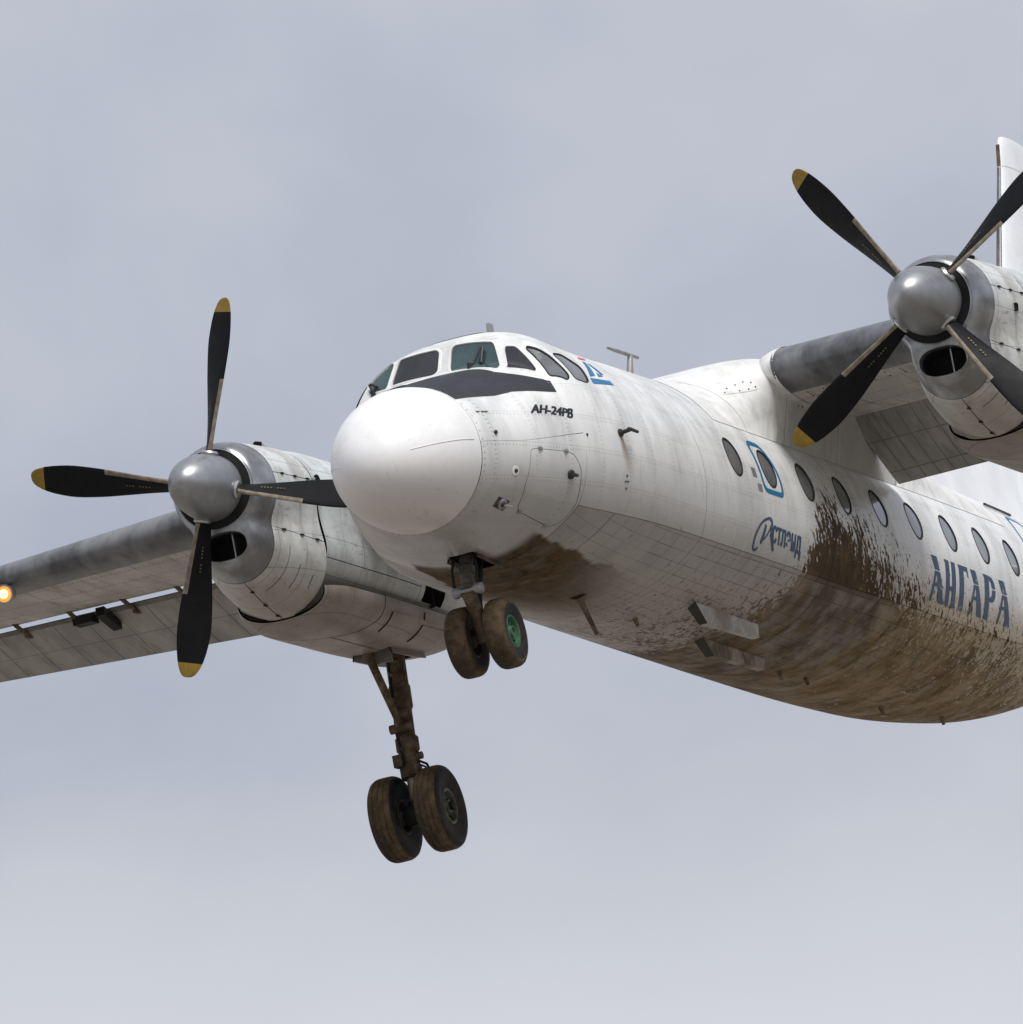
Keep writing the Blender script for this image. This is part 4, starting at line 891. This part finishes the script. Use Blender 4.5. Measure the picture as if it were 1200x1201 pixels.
for i in range(24):                                           # dorsal fin
    x = 13.6 + (20.62 - 13.6) * i / 23; zt = 1.47 + max(0, (x - 13.6)) * .205; hw = .03 + .085 * (i / 23)
    rg.append([(x, 0 + hw * 1.9, 1.25), (x, hw * 1.25, 1.25 + (zt - 1.25) * .45), (x, hw * .95, 1.25 + (zt - 1.25) * .86), (x, hw * .55, zt - .012), (x, 0, zt), (x, -hw * .55, zt - .012), (x, -hw * .95, 1.25 + (zt - 1.25) * .86), (x, -hw * 1.25, 1.25 + (zt - 1.25) * .45), (x, -hw * 1.9, 1.25)])
mb = MB(); mb.loft(rg, 0, False); mb.build('dorsal_fin', 'tail', ang=60)
for s_ in (-1, 1):
    mb = MB(); rg = []
    for y in np.linspace(.3, 4.55, 8):
        x0 = 20.2 + .19 * y; x1 = 22.75 - .06 * y; z = 1.05 + .155 * y; q = fin_sec(0, x0, x1, .10); rg.append([(a, s_ * y, z + b) for a, b, _ in q])
    mb.loft(rg, 0, True, (True, True)); mb.build('tailplane', 'tail', ang=40)

# ------------------------------------------------------------------ markings
def bil(c, u, t):                                             # corners TL, TR, BR, BL in (x, v); u right, t up
    TL, TR, BR, BL = [np.array(q) for q in c]; return tuple(BL * (1 - u) * (1 - t) + BR * u * (1 - t) + TR * u * t + TL * (1 - u) * t)
def mark(name, m_, polys, corners, off=.004, holes=()):
    vs = []; fs = []; ns = []
    for P in polys:
        a, b, n = patch_data(fus, fctr, [bil(corners, *q) for q in P], [], off=off, gx=.06, gv=.012, rim=0, step=.04)
        k = len(vs); vs += a; fs += [tuple(i + k for i in f) for f in b]; ns += n
    return obj(name, vs, fs, m_, None, None, ns)
def text(name, body, m_, corners, off=.004, shear=0.0, bold=0.0, dbl=0.0):
    cv = bpy.data.curves.new('t', 'FONT'); cv.body = body; cv.size = 1; cv.shear = shear; cv.offset = bold; cv.resolution_u = 4
    o = bpy.data.objects.new('t', cv); COL.objects.link(o); dg = bpy.context.evaluated_depsgraph_get(); me = bpy.data.meshes.new_from_object(o.evaluated_get(dg))
    bpy.data.objects.remove(o); bm = bmesh.new(); bm.from_mesh(me); bmesh.ops.triangulate(bm, faces=bm.faces)
    for _ in range(2):
        lg = [e for e in bm.edges if e.calc_length() > .25]
        if lg: bmesh.ops.subdivide_edges(bm, edges=lg, cuts=1); bmesh.ops.triangulate(bm, faces=bm.faces)
    A = np.array([tuple(v.co) for v in bm.verts])[:, :2]; F = [tuple(v.index for v in f.verts) for f in bm.faces]; bm.verts.index_update(); F = [tuple(v.index for v in f.verts) for f in bm.faces]; bm.free()
    lo = A.min(0); hi = A.max(0); A = (A - lo) / (hi - lo)
    if dbl:
        nA = len(A); A = np.concatenate([A, A + np.array((dbl, 0.0))]); F = F + [tuple(i + nA for i in f) for f in F]
    q = np.array([bil(corners, *p) for p in A]); n = nrm(fus, q[:, 0], q[:, 1], fctr); p = fus(q[:, 0], q[:, 1]) + n * (off if not dbl else np.repeat([off, off + .0008], len(A) // 2)[:, None])
    F2 = []
    for f in F:
        fn = np.cross(p[f[1]] - p[f[0]], p[f[2]] - p[f[0]]); F2.append(f if fn @ n[f[0]] > 0 else f[::-1])
    return obj(name, list(p), F2, m_, None, None, list(n))
# type designation on the nose
text('type_lettering', 'AH-24PB', 'ink', [(2.30, -.3345), (2.875, -.392), (2.83, -.4115), (2.235, -.361)], .003, .10, .015, .022)
# airline name: condensed letters with broken apexes
sh_ = lambda ps, x0, w_: [[(x0 + u * w_, t) for u, t in q] for q in ps]
LA = [[(.10, .995), (.52, .995), (.70, .70), (.32, .70)], [(.33, .67), (.715, .67), (1.06, 0), (.66, 0), (.54, .34), (.31, .34), (.34, .42), (.52, .42), (.48, .56)], [(.31, .67), (.45, .67), (.15, 0), (-.02, 0)]]
LN = [[(-.06, 1), (.34, 1), (.40, .94), (.40, .0), (.04, 0), (.04, .93)], [(.42, .45), (.62, .45), (.62, .35), (.42, .35)], [(.60, 1), (.98, 1), (1.0, .97), (1.0, 0), (.64, 0), (.64, .94)]]
LG = [[(.0, 1), (.9, 1), (.96, .76), (.88, .78), (.80, .90), (.50, .90), (.50, 0), (.08, 0), (.08, .92)]]
LR = [[(-.04, 1), (.40, 1), (.44, .95), (.44, 0), (.06, 0), (.06, .93)], [(.46, 1), (.72, .97), (.90, .87), (.99, .735), (.68, .735), (.62, .85), (.46, .91)], [(.69, .70), (1.0, .70), (.95, .55), (.82, .45), (.64, .41), (.46, .43), (.46, .51), (.58, .53), (.67, .59)]]
word = []; xw = [(LA, 0, .155), (LN, .175, .125), (LG, .335, .13), (LA, .475, .155), (LR, .655, .15), (LA, .835, .165)]
for ps, a, b in xw: word += sh_(ps, a, b)
for s_ in (1,):
    mark('airline_lettering', 'navy', word, [(12.57, -.467), (15.25, -.474), (15.25, -.612), (12.57, -.612)], .003)
# tour operator script
text('operator_lettering', 'стлэнд', 'navy', [(7.72, -.545), (8.58, -.552), (8.58, -.622), (7.72, -.612)], .003, .0, .012, .014)
IS = [(7.23, -.531), (8.58, -.531), (8.58, -.638), (7.23, -.638)]
def band(P, wd):
    P = np.array(P, float); tt = np.arange(len(P)); t2 = np.linspace(0, len(P) - 1, 5 * (len(P) - 1) + 1); wd = np.interp(t2, tt, wd)
    def cm(c):
        i = np.clip(t2.astype(int), 0, len(P) - 2); f = t2 - i; g_ = lambda k: P[np.clip(i + k, 0, len(P) - 1), c]
        return .5 * (2 * g_(0) + (g_(1) - g_(-1)) * f + (2 * g_(-1) - 5 * g_(0) + 4 * g_(1) - g_(2)) * f * f + (3 * g_(0) - g_(-1) - 3 * g_(1) + g_(2)) * f ** 3)
    P = np.stack([cm(0), cm(1)], -1); o1 = []; o2 = []
    for i in range(len(P)):
        d = P[min(i + 1, len(P) - 1)] - P[max(i - 1, 0)]; d = d * (1.35, .48); d /= np.linalg.norm(d); n = np.array((-d[1] / 1.35, d[0] / .48)); w0 = wd[i] if hasattr(wd, '__len__') else wd
        o1.append(tuple(P[i] + n * w0)); o2.append(tuple(P[i] - n * w0))
    return o1 + o2[::-1]
mark('operator_initial', 'navy', [band([(.10, .12), (.05, .02), (.0, .10), (.02, .45), (.12, .80), (.25, .98), (.33, .98), (.35, .80), (.33, .50)], [.012, .02, .025, .022, .016, .018, .024, .026, .022]),
     band([(.14, .25), (.18, .50), (.22, .80)], [.028, .03, .026]), band([(.18, .35), (.26, .55), (.33, .80)], [.012, .012, .014]), band([(.34, .85), (.36, .50), (.41, .22), (.44, .18)], [.03, .034, .03, .015])], IS, .003)
# emergency exit outline and its small placards
EX = rounded([(7.535, -v_of_z(7.5, .60)), (7.97, -v_of_z(7.9, .60)), (8.16, -v_of_z(8.1, .33)), (8.16, -v_of_z(8.1, .02)), (7.55, -v_of_z(7.6, .02))], .13, 6)
vs, fs, ns = patch_data(fus, fctr, EX, [grow(EX, -.05)], off=.003, gx=.05, gv=.012, rim=0)
obj('exit_outline', vs, fs, 'blue', None, None, ns)
RE = rounded([(16.62, -v_of_z(16.62, .70)), (16.90, -v_of_z(16.9, 1.04)), (17.55, -v_of_z(17.5, 1.04)), (17.60, -v_of_z(17.6, -.45)), (16.62, -v_of_z(16.62, -.50))], .18, 5)
vs, fs, ns = patch_data(fus, fctr, RE, [grow(RE, -.05)], off=.003, gx=.05, gv=.012, rim=0); obj('door_outline', vs, fs, 'blue', None, None, ns)
# emblem behind the cockpit: blue sail, bar, red mark
def pm(name, m_, polys, off=.003):
    vs = []; fs = []; ns = []
    for P in polys:
        a, b, n = patch_data(fus, fctr, P, [], off=off, gx=.05, gv=.01, rim=0, step=.03); k = len(vs); vs += a; fs += [tuple(i + k for i in f) for f in b]; ns += n
    return obj(name, vs, fs, m_, None, None, ns)
pm('emblem', 'blue', [[(3.834, -.2399), (3.927, -.2378), (3.747, -.294), (3.581, -.3028)], [(3.954, -.2396), (4.039, -.2399), (4.086, -.2754), (3.987, -.28)],
                      [(3.89, -.2765), (4.006, -.2846), (3.838, -.2923)], [(3.55, -.3084), (4.097, -.2936), (4.119, -.3052), (3.526, -.325)]])
pm('emblem_accent', 'red', [[(3.932, -.2157), (4.23, -.2043), (4.126, -.2189), (3.833, -.2313)]])
# small stencils / ports on the nose
def disc(name, m_, x, v, r, h=.012, inner=None):
    p = Vector(spts([(x, v)], 0)[0]); n = Vector(nrm(fus, np.array([x]), np.array([v]), fctr)[0]); m = MB(); m.tube(p - n * .01, p + n * h, [(0, r), (.9, r), (1, r * .8)], 16, 0)
    if inner: m.tube(p + n * h, p + n * (h + .012), [(0, inner), (1, inner * .8)], 12, 1)
    return m.build(name, [m_, 'ink'])
disc('static_port', 'wframe', 1.877, -.573, .05, .004, .022); disc('sensor', 'ink', 1.654, -.407, .02, .02); disc('sensor', 'ink', 3.02, -.442, .014, .01)
for k, (x, v) in enumerate(((3.725, -.535), (3.70, -.552), (3.75, -.552), (3.725, -.572))): disc('static_vent', 'grey', x, v, .017, .005, .006)
SQ = [(1.78, -.695), (1.96, -.70), (1.96, -.745), (1.78, -.74)]
pm('sensor_plate', 'strut', [SQ], .004); disc('sensor', 'grey', 1.87, -.718, .055, .03, .03)
p = Vector(spts([(1.87, -.718)], .03)[0]); mb = MB(); mb.tube(p, p + Vector((.10, -.05, -.02)), [(0, .016), (1, .014)], 10); mb.build('drain_mast', 'metal')
pm('stencil', 'ink', [[(1.56, -.311), (1.60, -.313), (1.60, -.318), (1.56, -.316)], [(1.62, -.314), (1.70, -.318), (1.70, -.323), (1.62, -.319)]])
pm('placard', 'grey', [[(7.30, -.405), (7.42, -.405), (7.42, -.425), (7.30, -.425)], [(7.38, -.438), (7.50, -.438), (7.50, -.455), (7.38, -.455)]])

# ------------------------------------------------------------------ antennas and probes
mb = MB(); p = Vector(fus(3.68, -.4285)[0]); mb.tube(p + Vector((0, .02, 0)), p + Vector((0, -.12, .01)), [(0, .045), (.3, .04), (.4, .022), (1, .020)], 12); mb.tube(p + Vector((-.08, -.12, .012)), p + Vector((.17, -.125, .005)), [(0, .010), (.2, .018), (1, .016)], 10)
mb.build('pitot_probe', 'ink')
mb = MB(); b0 = Vector((6.88, -.45, 1.20)); t0 = b0 + Vector((.16, -.03, .43)); mb.tube(b0, t0, [(0, .055), (.8, .030), (1, .03)], 12); mb.tube(t0 + Vector((-.50, .05, .02)), t0 + Vector((.16, -.02, -.01)), [(0, .014), (.3, .022), (1, .018)], 12); mb.build('t_antenna', 'grey')
mb = MB(); mb.add([(4.25, -.02, 1.38), (4.42, -.02, 1.38), (4.42, -.016, 1.71), (4.31, -.016, 1.71), (4.25, .02, 1.38), (4.42, .02, 1.38), (4.42, .016, 1.71), (4.31, .016, 1.71)], [(0, 1, 2, 3), (7, 6, 5, 4), (0, 4, 5, 1), (1, 5, 6, 2), (2, 6, 7, 3), (3, 7, 4, 0)]); mb.build('blade_antenna', 'grey', smooth=False)
hx_ = rounded([(3.2, -.05), (3.75, -.05), (3.75, .05), (3.2, .05)], .08); vs, fs, ns = patch_data(fus, fctr, hx_, [grow(hx_, -.035)], off=.006, rim=.01); obj('roof_hatch_rim', vs, fs, 'wframe', None, None, ns)
# belly antenna rod and strake antennas
mb = MB(); p = Vector(fus(5.02, -.957)[0]); mb.tube(p + Vector((0, 0, .02)), p + Vector((.05, 0, -.05)), [(0, .09), (.6, .07), (1, .03)], 12); mb.tube(p, p + Vector((.25, -.03, -.36)), [(0, .032), (1, .022)], 10); mb.build('rod_antenna', 'strut')
for y, x0, x1, m_ in ((-.62, 7.05, 8.90, 'strake'), (-.20, 8.30, 10.15, 'straked')):
    z = float(fus(8, -.84 if y < -.4 else -.95)[0][2]); z1 = z - .16
    q = lambda w_: [(x0, y + w_, z + .05), (x1, y + w_, z + .03), (x1 - .02, y + w_ * .8, z1 + .02), (x0 + .28, y + w_ * .8, z1)]
    mb = MB(); mb.loft([q(-.05), q(.05)], 0, True, (True, True)); mb.build('strake_antenna', m_, ang=25)
    mb = MB(); mb.add([(x0 - .02, y - .06, z + .03), (x0 - .02, y + .06, z + .03), (x0 + .285, y + .045, z1 - .004), (x0 + .285, y - .045, z1 - .004)], [(0, 1, 2, 3)]); mb.build('strake_nose', 'hubd')
for (x, v, L_) in ((10.9, -.97, .09), (14.3, -.99, .08), (16.2, -.98, .08), (6.6, -.96, .07), (11.6, -.96, .07)):
    p = Vector(fus(x, v)[0]); mb = MB(); mb.tube(p + Vector((0, 0, .02)), p + Vector((.05, 0, -L_)), [(0, .03), (1, .018)], 10); mb.build('drain_mast', 'strut')
mb = MB(); mb.path([spts([(x, -.219)], .02)[0] for x in np.linspace(16.40, 17.45, 6)], .014, 8); mb.build('antenna_rail', 'ink')
# wipers
for (a, b) in (((2.735, -.040), (2.90, -.060)), ((2.845, .158), (2.95, .176))):
    P = [Vector(spts([(a[0] + (b[0] - a[0]) * t, a[1] + (b[1] - a[1]) * t)], .03)[0]) for t in np.linspace(0, 1, 5)]
    mb = MB(); mb.path(P, .012, 8); Q = [Vector(spts([(a[0] + (b[0] - a[0]) * t, a[1] - .022 + (b[1] - a[1] + .018) * t)], .025)[0]) for t in np.linspace(.25, 1, 5)]; mb.path(Q, .014, 8); mb.tube(P[0] - Vector((0, 0, .05)), P[0] + Vector((0, 0, .02)), [(0, .025), (1, .025)], 10); mb.build('wiper', 'ink')
